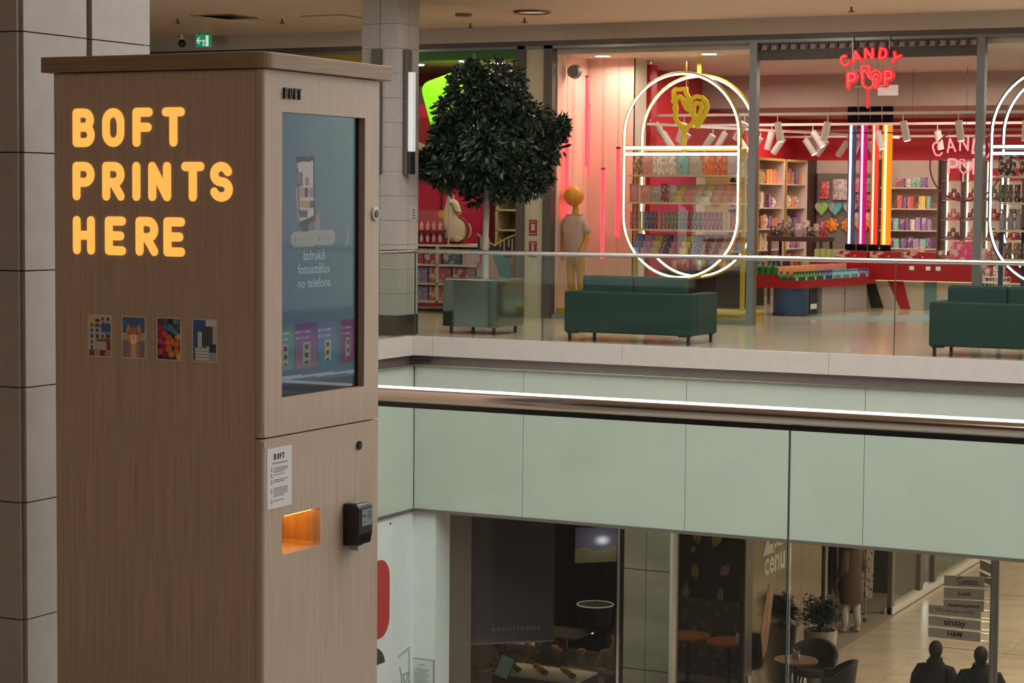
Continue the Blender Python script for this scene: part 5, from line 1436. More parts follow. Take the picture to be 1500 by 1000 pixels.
# white walls under the corner of the void
sbox('wall_white_left', white_wall, -11.72, -11.62, 5.6, 20.95, G, -1.985)
sbox('wall_white_corner', white_wall, -11.72, -11.34, 20.95, 21.30, G, -1.985)
bn = thing('wall_banner', 'white banner with a red pill shape and black half discs', 'banner', (-11.615, 19.4, -3.6))
B().box(0, .008, -1.1, 1.02, -1.6, 1.58).obj('cloth', mat('banner_cloth', (.62, .64, .64), .7), bn)
def yz(pts, x0, x1, nm, m, par): B().ngon_prism([(x0, y, z) for y, z in pts], (x1 - x0, 0, 0)).obj(nm, m, par)
yz(rrect(.1, .96, .27, 1.16, .22, 6), .008, .010, 'red_shape', mat('banner_red', (.40, .02, .025), .6), bn)
yz([(.3, -.02)] + [(.3 + .56 * cos(t), -.02 + .27 * sin(t)) for t in [pi * i / 14 for i in range(15)]], .008, .010, 'black_shape', mat('banner_black', (.03, .028, .028), .6), bn)
yz([(.3, -.75)] + [(.3 + .56 * cos(t), -.75 + .27 * sin(t)) for t in [pi * i / 14 for i in range(15)]], .008, .010, 'black_shape', MATS['banner_black'], bn)
B().cyl((.008, .97, 1.54), (.012, .97, 1.54), .015, seg=10).obj('eyelet', black_metal, bn)
nf = thing('framed_notice', 'framed printed notice on the white corner column', 'notice', (-11.50, 20.95, -3.95))
B().box(-.16, .16, -.012, 0, -.3, .25).obj('frame', mat('grey_frame', (.25, .26, .26), .4), nf)
B().box(-.14, .14, -.014, -.012, -.28, .235).obj('paper', mat('notice_paper', (.50, .53, .51), .6), nf)
b = B()
for i in range(16): b.box(-.10, .10 - .02 * (i % 3), -.0155, -.014, .12 - i * .022, .13 - i * .022)
b.box(-.03, .03, -.0155, -.014, .17, .182); b.obj('printed_lines', mat('notice_ink', (.25, .27, .26), .6), nf)['kind'] = 'stuff'
gp = thing('wall_graphic', 'olive line drawing with triangles printed on the white wall beside the notice', 'wall graphic', (-11.615, 20.72, -3.9))
b = B(); stroke(b, [[(-.13, .28), (.14, .34)], [(-.1, .15), (-.05, 0), (-.12, -.2)], [(-.02, .05), (.1, .05), (.03, -.12), (-.02, .05)], [(-.1, -.1), (.0, -.22)], [(.12, .3), (.12, -.3)]], .015, .003, lambda p, d: (.003 - d, p[0], p[1])); b.obj('lines', mat('olive_ink', (.26, .27, .20), .6), gp)

# cafe front
cf = mat('cafe_frame', (.13, .105, .09), .4, .5)
cw = struct('wall_cafe_front')
d_ = Vector((.766, .643, 0)); A0 = Vector((-11.30, 21.45, 0))
ang = math.atan2(d_.y, d_.x)
def along(nm, m, s0, s1, y0, y1, z0, z1, par):
    o = B().box(s0, s1, y0, y1, z0, z1).obj(nm, m, par); o.location = A0; o.rotation_euler = (0, 0, ang); return o
along('frame', cf, -.17, .14, -.05, .05, G, -1.95, cw)
along('frame', MATS['satin_steel_rail_far'], 1.925, 1.955, -.03, .03, G, -1.95, cw)
g = struct('window_3')
along('pane', cafeglass, .14, 1.925, -.006, .006, G + .02, -1.97, g)
sp_ = struct('wall_steel_pier')
for a, b_ in ((-9.80, -9.475), (-9.47, -9.17)):
    for z0, z1 in ((G, -3.98), (-3.97, -2.78), (-2.77, -1.96)):
        B().box(a, b_, 22.75, 22.78, z0, z1).obj('steel_panel', gold_steel, sp_)
B().box(-9.8, -9.17, 22.78, 22.85, G, -1.96).obj('core', black_metal, sp_)
B().box(-9.165, -9.125, 22.74, 22.86, G, -1.96).obj('frame', MATS['satin_steel_rail_far'], sp_)
cs = struct('wall_cafe_side')
for y in (24.0, 26.5): B().box(-9.66, -9.58, y, y + (.06 if y < 25 else .30), G, -1.96).obj('frame', cf, cs)
for i in range(3):
    y = 26.82 + i * 1.06
    B().box(-9.64, -9.61, y, y + 1.055, G, -1.96).obj('etched_steel_panel', gold_steel, cs)
B().box(-9.70, -9.58, 30.0, 30.12, G, -1.96).obj('frame', cf, cs)
B().box(-9.58, -9.555, 26.60, 26.72, -4.95, -4.85).obj('door_lock', steel, cs)
g = struct('window_4')
B().box(-9.625, -9.613, 24.06, 26.5, G + .02, -1.97).obj('pane', sideglass, g)
# lettering on the steel
lt = mat('pale_vinyl', (.45, .41, .33), .5)
vn = thing('vinyl_lettering', 'pale lettering 2 par cenu on the polished steel cafe wall', 'lettering', (-9.608, 27.55, -3.3))
text('big_figure', '2', .95, lt, vn, face_pX(.0, -.05, .30), .002, bold=.02)
text('lettering_line', 'par', .36, lt, vn, face_pX(.0, .38, .17), .002, bold=.012)
text('lettering_line', 'cēnu'.replace('ē', 'e'), .46, lt, vn, face_pX(.0, .22, -.14), .002, bold=.014)
text('big_figure', '1', .95, lt, vn, face_pX(.0, 1.1, .34), .002, bold=.02)
cv = thing('cone_graphic', 'tan printed ice-cream cone drawing on the steel wall behind the plants', 'wall graphic', (-9.608, 27.45, -4.25))
yz([(.12, .52), (.0, .40), (-.22, -.1), (-.12, -.52), (.04, -.40), (.28, .36)], 0, .003, 'cone', mat('tan_vinyl', (.30, .17, .09), .5), cv)
b = B(); stroke(b, [[(.12, .5), (-.1, -.5)], [(.0, .4), (.02, -.36)], [(-.15, .1), (.22, .2)], [(-.18, -.1), (.15, -.02)]], .012, .003, lambda p, d: (.006 - d, p[0], p[1])); b.obj('lines', mat('orange_ink', (.42, .12, .04), .5), cv)

# cafe interior
dark = mat('near_black_wall', (.012, .013, .019), .7)
sbox('wall_cafe_back', dark, -15, -9.7, 29.4, 29.5, G, -1.95)
sbox('wall_cafe_left', mat('cafe_dark_wall', (.03, .027, .026), .8), -15.1, -15.0, 21.0, 29.5, G, -1.95)
sbox('wall_cafe_rear_left', MATS['cafe_dark_wall'], -15, -11.72, 21.3, 21.35, G, -1.95)
leafs = [(1012, 799, 11, 18, 8), (1046, 800, 12, 22, -18), (1010, 852, 9, 16, 10), (1060, 846, 11, 14, -35), (994, 883, 8, 20, 0), (1053, 884, 8, 18, -5), (1073, 898, 9, 12, 0), (1006, 820, 5, 8, -20)]
for i, (px, py, w_, h_, rot) in enumerate(leafs):
    x = -11.52 + (px - 1000) * .00952; z = -3.30 - (py - 785) * .0105
    t = thing('leaf_decoration', 'golden leaf on the black cafe wall, ' + ('upper left, large', 'upper right, largest', 'middle left', 'middle right, tilted', 'lower far left', 'lower centre', 'lowest right', 'small, between the left ones')[i], 'wall decoration', (x, 29.39, z), 0, 'golden leaves on the cafe wall')
    pts = [(.5 * sin(pi * k / 8) * w_ * .0095 * 1.35, (k / 8 - .5) * h_ * .0105 * 1.5) for k in range(9)] + [(-.5 * sin(pi * k / 8) * w_ * .0095 * 1.35, (k / 8 - .5) * h_ * .0105 * 1.5) for k in range(7, 0, -1)]
    R_ = Matrix.Rotation(radians(-rot), 4, 'Y')
    B().ngon_prism([(a, 0, c) for a, c in pts], (0, -.02, 0)).xf(R_).obj('leaf', mat('antique_gold_leaf', (.40, .29, .14), .5, noise=.3, nscale=12), t)
    B().box(-.004, .004, -.024, -.02, -h_ * .009, h_ * .006).xf(R_).obj('midrib', mat('leaf_rib', (.08, .05, .03), .5), t)
bq = thing('banquette', 'dark checked fabric banquette along the black cafe wall', 'bench', (-12.6, 28.75, G))
chk = mat('checked_fabric', (.07, .06, .075), .85, stripes=(7, (.20, .17, .15), .28))
B().box(0, 2.8, .30, .6, .42, 1.02).obj('backrest', chk, bq, bevel=.03)
B().box(0, 2.8, -.1, .30, .0, .45).obj('seat', chk, bq, bevel=.03)
orange_w = mat('orange_table_wood', (.55, .19, .06), .4, noise=.1)
def cafe_table(x, y, r, lab):
    t = thing('cafe_table', lab, 'table', (x, y, G))
    B().cyl((0, 0, .72), (0, 0, .75), r, seg=32).obj('table_top', orange_w, t)
    B().cyl((0, 0, .02), (0, 0, .72), .03, seg=10).obj('pedestal', black_metal, t)
    B().cyl((0, 0, 0), (0, 0, .02), .24, seg=20).obj('foot', black_metal, t)
cafe_table(-10.95, 27.9, .32, 'round orange wooden cafe table inside, left of the other beside the banquette')
cafe_table(-10.28, 27.8, .32, 'round orange wooden cafe table inside, nearest the door frame')
tp = tag(B().ngon_prism([(-.05, -.02, 0), (.05, -.02, 0), (.03, -.02, .12), (-.03, -.02, .14)], (0, .04, 0)).obj('menu_card', paper_white, loc=(-10.12, 27.75, G + .75)), 'small white card standing on the indoor orange cafe table', 'card')
# roller blind with lettering
rb = thing('roller_blind', 'dark violet-grey roller blind lettered KONDITOREJA behind the cafe glass', 'blind', A0, ang)
B().box(.16, 1.18, .08, .09, -3.62, -2.0).obj('fabric', mat('violet_grey_blind', (.085, .070, .085), .8, noise=.1, nscale=3), rb)
B().box(.16, 1.18, .07, .10, -3.64, -3.62).obj('bottom_bar', mat('blind_bar', (.22, .20, .17), .5), rb)
B().cyl((.16, .09, -2.0), (1.18, .09, -2.0), .03, seg=12).obj('roller', black_metal, rb)
text('lettering', 'K O N D I T O R E J A', .062, mat('faint_grey_print', (.40, .38, .37), .7), rb, Matrix.Translation((.72, .078, -3.47)) @ Matrix.Rotation(pi/2, 4, 'X'), .001)
# framed picture with a bright sun, right of the blind
def sunpic(u, v):
    d = math.hypot((u - .62) * .8, v - .62)
    c = (60, 54, 66)
    if v < .38 + .12 * sin(u * 9) * .5: c = (120, 106, 66) if int(u * 40 + v * 30) % 2 else (40, 34, 30)
    c = tuple(min(255, k + 190 * max(0, 1 - d / .18) + 60 * max(0, 1 - d / .5)) for k in c)
    return s2l(c)
pc = thing('wall_picture', 'picture of a low sun over a field behind the cafe glass', 'picture', A0 + d_ * 1.62 + Vector((.0, .14, -2.50)), ang)
B().box(-.28, .28, .0, .02, -.22, .22).obj('board', black_plastic, pc)
picture('image', .54, .42, 40, 30, sunpic, Matrix.Translation((0, -.003, 0)), pc, print_mat('backlit_picture', .9, .3))
# counter display with pastries
dc = thing('pastry_case', 'warmly lit glass pastry case inside the cafe below the blind', 'display case', (-12.4, 23.9, G))
B().box(0, 1.5, 0, .7, 0, .85).obj('base_cabinet', mat('dark_case', (.04, .03, .025), .5), dc)
B().box(0, 1.5, .02, .7, .85, .87).obj('deck', white_plastic, dc)
B().box(0, 1.5, .02, .6, 1.12, 1.135).obj('glass_shelf', shopglass, dc)
B().box(0, 1.5, 0, .012, .87, 1.42).obj('front_glass', shopglass, dc)
B().box(0, 1.5, 0, .6, 1.42, 1.44).obj('top_panel', mat('case_top', (.16, .14, .12), .3), dc)
B().box(.02, 1.48, .55, .58, 1.40, 1.42).obj('light_strip', mat('case_light', (1, .8, .5), emit=(1, .62, .26), estr=7), dc)
rp_ = random.Random(3)
for i in range(22):
    z = .87 if i % 2 else 1.135
    x = .06 + (i // 2) * .13
    m = B().ball((0, 0, .04), .055, 1, .8, .7, 10, 6).obj('pastry', mat('golden_pastry' if i % 3 else 'brown_pastry', (.50, .24, .06) if i % 3 else (.22, .09, .03), .6, noise=.3, nscale=20), loc=(-12.4 + x, 24.1 + .15 * (i % 3), G + z), smooth=True)
    tag(m, ORDN[i // 2] + ' baked pastry from the left on the %s shelf of the pastry case' % ('lower', 'upper')[1 - i % 2], 'pastry', 'pastries in the glass case')
bw = thing('back_shelf', 'pale backlit rear shelf of the cafe with cups, seen under the blind', 'shelving', (-13.35, 26.5, G))
B().box(0, .98, .3, .33, .60, .90).obj('back_panel', mat('pale_backlit', (.6, .55, .42), .6, emit=(.55, .5, .38), estr=.3), bw)
B().box(0, .98, 0, .3, .55, .60).obj('worktop', MATS['dark_case'], bw)
for x in (0, .62, .93): B().box(x, x + .05, 0, .33, 0, .93).obj('upright', MATS['dark_case'], bw)
lp = thing('pendant_lamp', 'dark drum pendant lamp with a thin bright rim inside the cafe', 'lamp', (-10.95, 24.6, -3.9))
B().lathe([(.20, 0), (.235, .26)], 28).obj('drum_shade', mat('dark_shade', (.014, .014, .022), .6), lp, smooth=True)
B().tube([(.237 * cos(2 * pi * i / 32), .237 * sin(2 * pi * i / 32), .26) for i in range(32)], .007, 6, True).obj('rim', mat('rim_light', (.5, .46, .40), .4, emit=(.6, .55, .45), estr=.5), lp)
B().cyl((0, 0, .26), (0, 0, 1.9), .005, seg=6).obj('cord', black_metal, lp)

# chairs and table outside the cafe
tub = mat('dark_brown_leather', (.030, .024, .020), .55, noise=.1)
def tub_chair(x, y, rz, lab):
    c = thing('tub_chair', lab, 'chair', (x, y, G), rz)
    B().cyl((0, 0, .36), (0, 0, .46), .25, seg=24).obj('seat', tub, c, bevel=.02, smooth=True)
    b = B(); R_, r_ = .33, .285; n = 22
    ring = []
    for i in range(n + 1):
        t = radians(-20 + 220 * i / n); h = .62 + .20 * max(0, sin(t)) ** .8
        ring.append([b.bm.verts.new(p) for p in ((r_ * cos(t), r_ * sin(t), .38), (R_ * .9 * cos(t), R_ * .9 * sin(t), .36), (R_ * 1.08 * cos(t), R_ * 1.08 * sin(t), h), ((r_ + .01) * cos(t), (r_ + .01) * sin(t), h))])
    for P, Q in zip(ring, ring[1:]):
        for k in range(4): b.bm.faces.new((P[k], P[(k + 1) % 4], Q[(k + 1) % 4], Q[k]))
    b.bm.faces.new(ring[0][::-1]); b.bm.faces.new(ring[-1])
    b.obj('backrest', tub, c, bevel=.01, smooth=True)
    for sx in (-1, 1):
        for sy in (-1, 1): B().cyl((sx * .15, sy * .15, .37), (sx * .21, sy * .21, 0), .016, .012, seg=8).obj('leg', black_metal, c)
tub_chair(-9.08, 27.95, radians(8), 'dark tub chair behind the outdoor round cafe table, in front of the white planter')
tub_chair(-8.52, 27.05, radians(-75), 'dark tub chair on the corridor side of the outdoor round cafe table')
t = thing('cafe_table', 'round brown cafe table between the two dark tub chairs in the corridor', 'table', (-9.05, 27.1, G))
B().cyl((0, 0, .72), (0, 0, .75), .30, seg=36).obj('table_top', mat('brown_table_wood', (.20, .11, .06), .4, noise=.12), t)
B().cyl((0, 0, .02), (0, 0, .72), .03, seg=12).obj('pedestal', black_metal, t)
B().cyl((0, 0, 0), (0, 0, .02), .22, seg=24).obj('foot', black_metal, t)
tag(B().box(-.05, .05, -.03, .03, 0, .05).ngon_prism([(-.04, -.01, .05), (.04, -.01, .05), (.05, -.01, .11), (0, -.01, .08), (-.04, -.01, .12)], (0, .02, 0)).obj('napkin_holder', mat('napkin_white', (.42, .38, .32), .7), loc=(-9.08, 27.2, G + .75)), 'napkin holder with paper napkins on the brown outdoor cafe table', 'napkin holder')
# planter with bush
pt = thing('plant_pot', 'tall pale tapered plant pot standing by the steel cafe wall', 'plant pot', (-9.30, 28.95, G))
B().lathe([(.16, 0), (.19, .02), (.245, .78), (.245, .80), (.22, .80), (.21, .72)], 28).obj('pot', mat('pale_grey_pot', (.34, .31, .26), .6), pt, smooth=True)
B().cyl((0, 0, .70), (0, 0, .74), .212, seg=24).obj('soil', MATS['dark_soil'], pt)
bu = thing('bush', 'dark leafy bush growing in the tall pale plant pot', 'plant', (-9.30, 28.95, G + .74))
b = B()
r2 = random.Random(4); tips = []
for i in range(26):
    a = r2.uniform(0, 2 * pi); rr_ = r2.uniform(.05, .24); h = r2.uniform(.2, .48)
    tp_ = Vector((rr_ * cos(a), rr_ * sin(a), h)); tips.append(tp_)
    b.tube([(0, 0, -.02), (rr_ * .3 * cos(a), rr_ * .3 * sin(a), h * .5), tp_], [.012, .007, .003], 5)
b.obj('stems', MATS['dark_branch'], bu)['kind'] = 'stuff'
vs, fs = [], []
for tp_ in tips:
    for k in range(70):
        p = tp_ + Vector((r2.gauss(0, .055), r2.gauss(0, .055), r2.gauss(-.02, .055)))
        ax = Vector((r2.uniform(-1, 1), r2.uniform(-1, 1), r2.uniform(-.3, 1))).normalized(); sd = ax.cross(Vector((r2.random(), r2.random(), r2.random()))).normalized()
        l = r2.uniform(.05, .085); i0 = len(vs)
        vs += [p, p + ax * l * .5 + sd * l * .2, p + ax * l, p + ax * l * .5 - sd * l * .2]; fs.append((i0, i0 + 1, i0 + 2, i0 + 3))
me = bpy.data.meshes.new('leaves'); me.from_pydata(vs, [], fs); me.materials.append(MATS['dark_green_leaf'])
o = bpy.data.objects.new('leaves', me); COL.objects.link(o); o.parent = bu; o['kind'] = 'stuff'

# the open dark shop and glazed shop front along the corridor
sbox('wall_dark_shop', mat('charcoal_wall', (.045, .04, .036), .8), -14, -13.9, 30.1, 45, G, -1.95)
sbox('wall_dark_shop_rear', MATS['charcoal_wall'], -14, -9.95, 36.3, 36.4, G, -1.95)
s2 = struct('wall_corridor_shopfront')
for y0, y1 in ((34.45, 34.62), (36.25, 36.45), (37.2, 37.35), (40.5, 40.7), (44, 44.2)):
    B().box(-9.90, -9.82, y0, y1, G, -1.95).obj('post', mat('bronze_post', (.17, .135, .10), .4, .5), s2)
B().box(-9.95, -9.80, 34.45, 50, G, G + .12).obj('white_plinth', mat('white_plinth', (.55, .50, .42), .4), s2)
g = struct('window_5')
for y0, y1 in ((34.62, 36.25), (36.45, 37.2), (37.35, 40.5), (40.7, 44)):
    B().box(-9.87, -9.86, y0 + .01, y1 - .01, G + .12, -1.97).obj('pane', shopglass, g)
B().box(-9.99, -9.96, 37.4, 49, G + .1, -1.97).obj('window_graphic', mat('dim_green_graphic', (.10, .13, .09), .6, noise=.5, nscale=3, stripes=(6, (.04, .06, .05), .3)), s2)
rk0 = None
for i, (x, y) in enumerate(((-10.72, 34.2), (-10.28, 33.75))):
    r = thing('clothes_rack', ('left', 'right')[i] + ' wheeled rack of patterned clothes in the dark shop entrance', 'clothes rack', (x, y, G), radians(20 - 45 * i))
    for sx in (-.27, .27): B().cyl((sx, 0, .06), (sx, 0, 1.75), .013, seg=8).obj('post', steel, r)
    B().cyl((-.27, 0, 1.75), (.27, 0, 1.75), .013, seg=8).cyl((-.27, 0, .12), (.27, 0, .12), .013, seg=8).obj('rail', steel, r)
    for sx in (-.27, .27): B().cyl((sx - .02, 0, .035), (sx + .02, 0, .035), .035, seg=12).obj('castor', black_plastic, r)
    for q in range(6):
        b = B(); x0 = -.22 + q * .085
        b.ngon_prism([(x0, -.20, .35), (x0, .20, .38), (x0, .22, 1.5), (x0, .04, 1.68), (x0, -.04, 1.68), (x0, -.22, 1.5)], (.05, 0, 0))
        o = b.obj('garment', mat('patterned_cloth_%d' % (q % 3), ((.26, .20, .14), (.07, .06, .05), (.20, .14, .10))[q % 3], .85, stripes=(13, (.035, .03, .025), .35)), loc=(x, y, G), bevel=.01)
        o.rotation_euler = (0, 0, radians(20 - 45 * i))
        tag(o, ORDN[q] + ' patterned garment on the %s wheeled clothes rack' % ('left', 'right')[i], 'garment', 'garments on the %s rack' % ('left', 'right')[i])

# signpost
spn = thing('signpost', 'grey steel directory signpost with six name boards in the lower corridor', 'signpost', (-5.62, 24.0, G))
bd = mat('taupe_sign_board', (.40, .355, .315), .45)
B().cyl((0, 0, 0), (0, 0, 3.4), .052, seg=20).obj('pole', mat('pole_grey', (.24, .22, .21), .4, .15), spn, smooth=True)
B().cyl((0, 0, 0), (0, 0, .03), .2, seg=24).obj('base_plate', steel, spn)
bk = mat('sign_ink', (.012, .010, .010), .6)
for i, (zc, w_, nm) in enumerate(((2.62, .46, 'Samsø'), (2.475, .46, 'Lusts'), (2.335, .46, 'Peek&Cloppenburg'))):
    M_ = Matrix.Rotation(radians(16), 4, 'Z')
    o = B().box(-.12 - w_, -.12, -.012, .012, zc - .062, zc + .062).xf(M_).obj('name_board', bd, spn)
    B().box(-.12, 0, -.006, .006, zc - .055, zc - .047).box(-.12, 0, -.006, .006, zc + .047, zc + .055).xf(M_).obj('bracket', steel, spn)
    if i == 0:
        b = B(); stroke(b, [arc(-.40, zc + .012, .03, .03, 40, 320, 8)] + [arc(-.35 + k * .035, zc - .005, .013, .016, 0, 330, 6) for k in range(5)], .008, .002, lambda p, d: (p[0], -.0145 + d, p[1])); b.xf(M_).obj('lettering', bk, o)
        b = B(); b.box(-.42, -.17, -.0145, -.012, zc - .036, zc - .028).xf(M_).obj('underline', bk, o)
    else:
        text('lettering', nm, .07 if i == 1 else .045, bk, o, M_ @ Matrix.Translation((-.12 - w_ / 2, -.013, zc)) @ Matrix.Rotation(pi/2, 4, 'X'), .001, shear=.3 if i == 1 else 0, bold=.0015)
for i, (zc, nm, sz) in enumerate(((2.235, 'INFORMĀCIJAS CENTRS', .042), (2.10, 'sinsay', .11), (1.965, 'H&M', .085))):
    o = B().box(-.77, -.155, -.012, .012, zc - .055, zc + .055).obj('name_board', bd, spn)
    B().box(-.155, 0, -.006, .006, zc - .05, zc - .042).box(-.155, 0, -.006, .006, zc + .042, zc + .05).obj('bracket', steel, spn)
    text('lettering', nm, sz, MATS['sign_ink'] if i else mat('faded_ink', (.07, .06, .055), .6), o, face_mY(-.46, -.013, zc + .005), .001, shear=.2 if i == 2 else 0, bold=.0025 if i else .0006)
for i in range(2):
    B().box(-.012, .012, .08, .45, 2.62 + i * .14 - .055, 2.62 + i * .14 + .055).xf(Matrix.Rotation(radians(35), 4, 'Z')).obj('name_board', bd, spn)

# ------------------------------------------------------------------ people
def person(lab, x, y, rz, H=1.7, pose='stand', jacket=(.02, .02, .022), trousers=(.02, .02, .025), hair=(.015, .010, .008), shoes=(.03, .03, .03), coat=False, bulk=1.0, hood=False, z=G):
    p = thing('person', lab, 'person', (x, y, z), rz)
    k = H / 1.7; s = lambda *v: (v[0] * k, v[1] * k, v[2] * k) + tuple(q * k for q in v[3:])
    if pose == 'seated':
        hip, knee, foot = .48, (-.42, .50), (-.40, .05); T = -.42
        legs = lambda sx: [s(sx * .09, -.02, .50, .085), s(sx * .11, -.42, .50, .062), s(sx * .11, -.40, .10, .04), s(sx * .11, -.52, .045, .036)]
        dz = -.40
    else:
        dz = 0
        legs = lambda sx: [s(sx * .09, 0, .86, .088), s(sx * .10, -.01 - .03 * sx, .47, .062), s(sx * .11, .02 - .05 * sx, .09, .042), s(sx * .12, -.12 - .05 * sx, .04, .036)]
    if pose == 'stand':
        arms = lambda sx: [s(sx * .18, .01, 1.38, .052), s(sx * .255, .02, 1.10, .043), s(sx * .27, -.05, .86, .030), s(sx * .275, -.07, .80, .034, .02)]
    elif pose == 'fold':
        arms = lambda sx: [s(sx * .18, .01, 1.38, .052), s(sx * .235, .05, 1.10, .043), s(sx * .19, -.12, .96, .030), s(sx * .15, -.14, .93, .030, .02)]
    else:
        arms = lambda sx: [s(sx * .18, .01, 1.38 + dz, .052), s(sx * .23, -.05, 1.12 + dz, .043), s(sx * .12, -.30, 1.14 + dz, .030), s(sx * .08, -.36, 1.17 + dz, .034, .02)]
    V = [s(0, 0, .92 + dz, .12, .095), s(0, 0, 1.08 + dz, .11, .085), s(0, 0, 1.28 + dz, .135, .10), s(0, .01, 1.42 + dz, .075), s(0, 0, 1.50 + dz, .050), s(0, -.015, 1.57 + dz, .072, .085), s(0, -.01, 1.64 + dz, .068, .078), s(0, -.105, 1.565 + dz, .012), s(.078, 0, 1.575 + dz, .010, .018), s(-.078, 0, 1.575 + dz, .010, .018)]
    E_ = [(0, 1), (1, 2), (2, 3), (3, 4), (4, 5), (5, 6), (5, 7), (5, 8), (5, 9)]
    hands = []
    for sx in (-1, 1):
        a = arms(sx); i0 = len(V); V += a; E_ += [(2, i0), (i0, i0 + 1), (i0 + 1, i0 + 2), (i0 + 2, i0 + 3)]
        w_, h_ = Vector(a[2][:3]), Vector(a[3][:3]); dr_ = (h_ - w_).normalized(); sd = dr_.cross(Vector((sx * .3, 1, .2))).normalized()
        for f in range(4):
            base = h_ + sd * (f - 1.5) * .019 * k; j = len(V); L = (.045, .055, .052, .04)[f] * k
            V.append((*(base + dr_ * L * .9), .009 * k)); V.append((*(base + dr_ * L * 1.6 + Vector((-sx * .012, -.012, 0))), .0075 * k))
            E_ += [(i0 + 3, j), (j, j + 1)]
        j = len(V); V.append((*(w_.lerp(h_, .55) - sd * .04 * k + dr_ * .01), .011 * k)); V.append((*(w_.lerp(h_, .8) - sd * .055 * k + dr_ * .045 * k), .009 * k)); E_ += [(i0 + 3, j), (j, j + 1)]
        l = legs(sx); i0 = len(V); V += l; E_ += [(0, i0), (i0, i0 + 1), (i0 + 1, i0 + 2), (i0 + 2, i0 + 3)]
    skin('body', V, E_, skin_m, p)
    tag_ = '%g_%g' % (x, y)
    jm = mat('jacket_' + tag_, jacket, .8, noise=.12, nscale=14, bump=.25); b_ = bulk
    bb = B(); bot = .50 if coat else .80
    if pose == 'seated': bot = .44 - dz
    R_ = [(0, .0, bot + dz, .172, .135), (0, 0, (bot + .02) + dz, .180, .142), (0, 0, .95 + dz, .172, .132), (0, 0, 1.10 + dz, .160, .122), (0, 0, 1.25 + dz, .178, .130), (0, .004, 1.33 + dz, .170, .122), (0, .008, 1.385 + dz, .135, .108), (0, .009, 1.42 + dz, .105, .095), (0, .01, 1.455 + dz, .078, .082), (0, .012, 1.50 + dz, .072, .078)]
    bb.loft([(cx * k, cy * k, z_ * k, rx * k * b_, ry * k * b_) for cx, cy, z_, rx, ry in R_], 24)
    for sx in (-1, 1):
        a = [Vector(q[:3]) for q in arms(sx)[:3]]
        inner = Vector((sx * .08 * k, .005 * k, 1.38 * k + dz * k)); m1 = a[0].lerp(a[1], .5) + Vector((sx * .012, 0, 0)); m2 = a[1].lerp(a[2], .5)
        a[0].z -= .035 * k; inner.z -= .015 * k
        bb.tube([inner, a[0], m1, a[1], m2, a[2]], [.058 * k * b_, .068 * k * b_, .070 * k * b_, .066 * k * b_, .060 * k * b_, .052 * k * b_], 12)
    o = bb.obj('coat' if coat else 'jacket', jm, p, smooth=True)
    tm = mat('trousers_' + tag_, trousers, .8, noise=.08)
    TV = [s(0, 0, .90 + dz, .10, .08)]; TE = []
    for sx in (-1, 1):
        l = legs(sx); i0 = len(TV)
        for r_, pnt in zip((.088, .074, .058), l[:3]): TV.append((*pnt[:3], r_ * k))
        TE += [(0, i0), (i0, i0 + 1), (i0 + 1, i0 + 2)]
    skin('trousers', TV, TE, tm, p)
    sm_ = mat('shoes_' + tag_, shoes, .6)
    for sx in (-1, 1):
        l = legs(sx); a, c = Vector(l[2][:3]), Vector(l[3][:3]); a.z = .045 * k; c.z = .04 * k
        skin('shoe', [(a.x, a.y + .04, .045 * k, .046 * k, .042 * k), (a.x, a.y - .04, .045 * k, .048 * k, .042 * k), (c.x, c.y - .05, .038 * k, .04 * k, .034 * k)], [(0, 1), (1, 2)], sm_, p)
    hm_ = mat('hair_' + tag_, hair, .7)
    if hood:
        B().ball((0, .015 * k, (1.585 + dz) * k), .125 * k, .92, 1.0, 1.12).ball((0, .06 * k, (1.46 + dz) * k), .12 * k, 1.1, .8, .6).obj('hood', jm, p, smooth=True)
    else:
        B().ball((0, .016 * k, (1.605 + dz) * k), .102 * k, .84, 1.0, 1.10).ball((0, .03 * k, (1.53 + dz) * k), .075 * k, .9, .8, .9).obj('hair', hm_, p, smooth=True)
        B().ball((0, .05 * k, (1.455 + dz) * k), .085 * k, 1.25, .8, .5).obj('collar', jm, p, smooth=True)
    for sx in (-1, 1): B().ball((sx * .03 * k, -.092 * k, (1.60 + dz) * k), .009 * k).obj('eye', black_plastic, p)
    B().box(-.022 * k, .022 * k, -.102 * k, -.085 * k, (1.52 + dz) * k, (1.528 + dz) * k).obj('mouth', mat('lip', (.3, .10, .09), .5), p)
    return p
person('person in a long brown hooded coat, pale trousers and sneakers standing by the clothes racks', -10.0, 32.7, radians(-115), 1.66, 'fold', jacket=(.062, .034, .016), trousers=(.40, .36, .30), shoes=(.30, .24, .18), coat=True, bulk=1.18, hood=True)
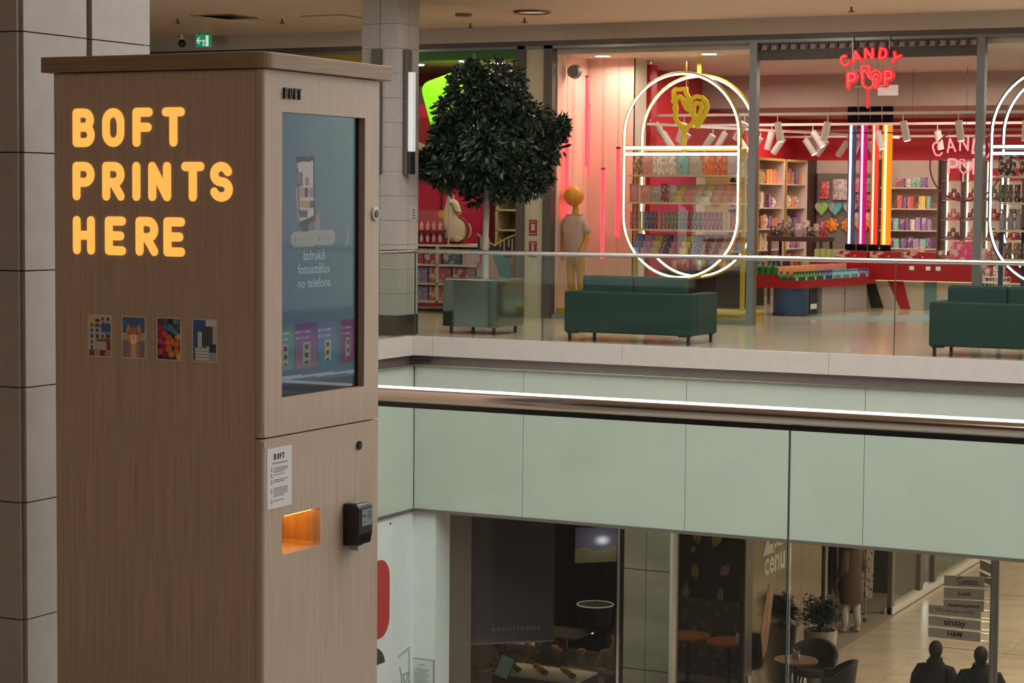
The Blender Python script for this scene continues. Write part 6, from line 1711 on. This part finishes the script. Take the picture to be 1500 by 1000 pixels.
p1_ = person('person in a dark jacket with short hair, from behind, under the signpost boards', -6.53, 24.9, radians(176), 1.67, 'stand', jacket=(.012, .010, .009), bulk=1.15)
p2_ = person('person in a bulky navy-black jacket with a shoulder strap, partly behind the signpost pole', -5.93, 24.7, radians(186), 1.70, 'stand', jacket=(.006, .007, .010), bulk=1.32)
B().tube([(.20, .16, 1.44), (.02, .235, 1.20), (-.2, .22, 1.0), (-.28, .10, .92)], .012, 6).obj('shoulder_strap', black_plastic, p2_)
person('person in a beige jacket holding a tablet beside the pastry case', -11.88, 23.05, radians(60), 1.72, 'hold', jacket=(.20, .155, .115), bulk=1.2, hair=(.03, .015, .01))
ph = thing('tablet', 'dark tablet with grey-green screen held by the person in the beige jacket', 'tablet', (-11.42, 22.92, G + 1.22), radians(10))
B().box(-.10, .10, -.006, .006, -.15, .15).xf(Matrix.Rotation(radians(20), 4, 'Y') @ Matrix.Rotation(radians(-18), 4, 'X')).obj('case', black_plastic, ph, bevel=.003)
B().box(-.085, .085, -.008, -.006, -.13, .13).xf(Matrix.Rotation(radians(20), 4, 'Y') @ Matrix.Rotation(radians(-18), 4, 'X')).obj('screen', mat('tablet_screen', (.08, .10, .09), .2, emit=(.06, .08, .07), estr=.6), ph)
for i, (x, y, rz_, lab) in enumerate(((-11.95, 25.3, -20, 'seated person in dark clothes left of the drum lamp, beside the pastry case'), (-11.0, 25.45, 20, 'seated person in a pinkish top right under the drum lamp'))):
    person(lab, x, y, radians(rz_), 1.68, 'seated', jacket=((.02, .022, .03), (.20, .12, .10))[i], hair=(.02, .012, .01))
    c = thing('cafe_stool', 'dark stool under the seated person ' + ('left of the drum lamp', 'right under the drum lamp')[i], 'stool', (x, y, G))
    B().cyl((0, 0, .36), (0, 0, .40), .19, seg=20).obj('seat', tub, c)
    for q in range(4): B().cyl((.12 * cos(pi/4 + q*pi/2), .12 * sin(pi/4 + q*pi/2), .36), (.18 * cos(pi/4 + q*pi/2), .18 * sin(pi/4 + q*pi/2), 0), .014, seg=6).obj('leg', black_metal, c)
cafe_table(-11.48, 25.0, .20, 'round orange cafe table between the two seated people')
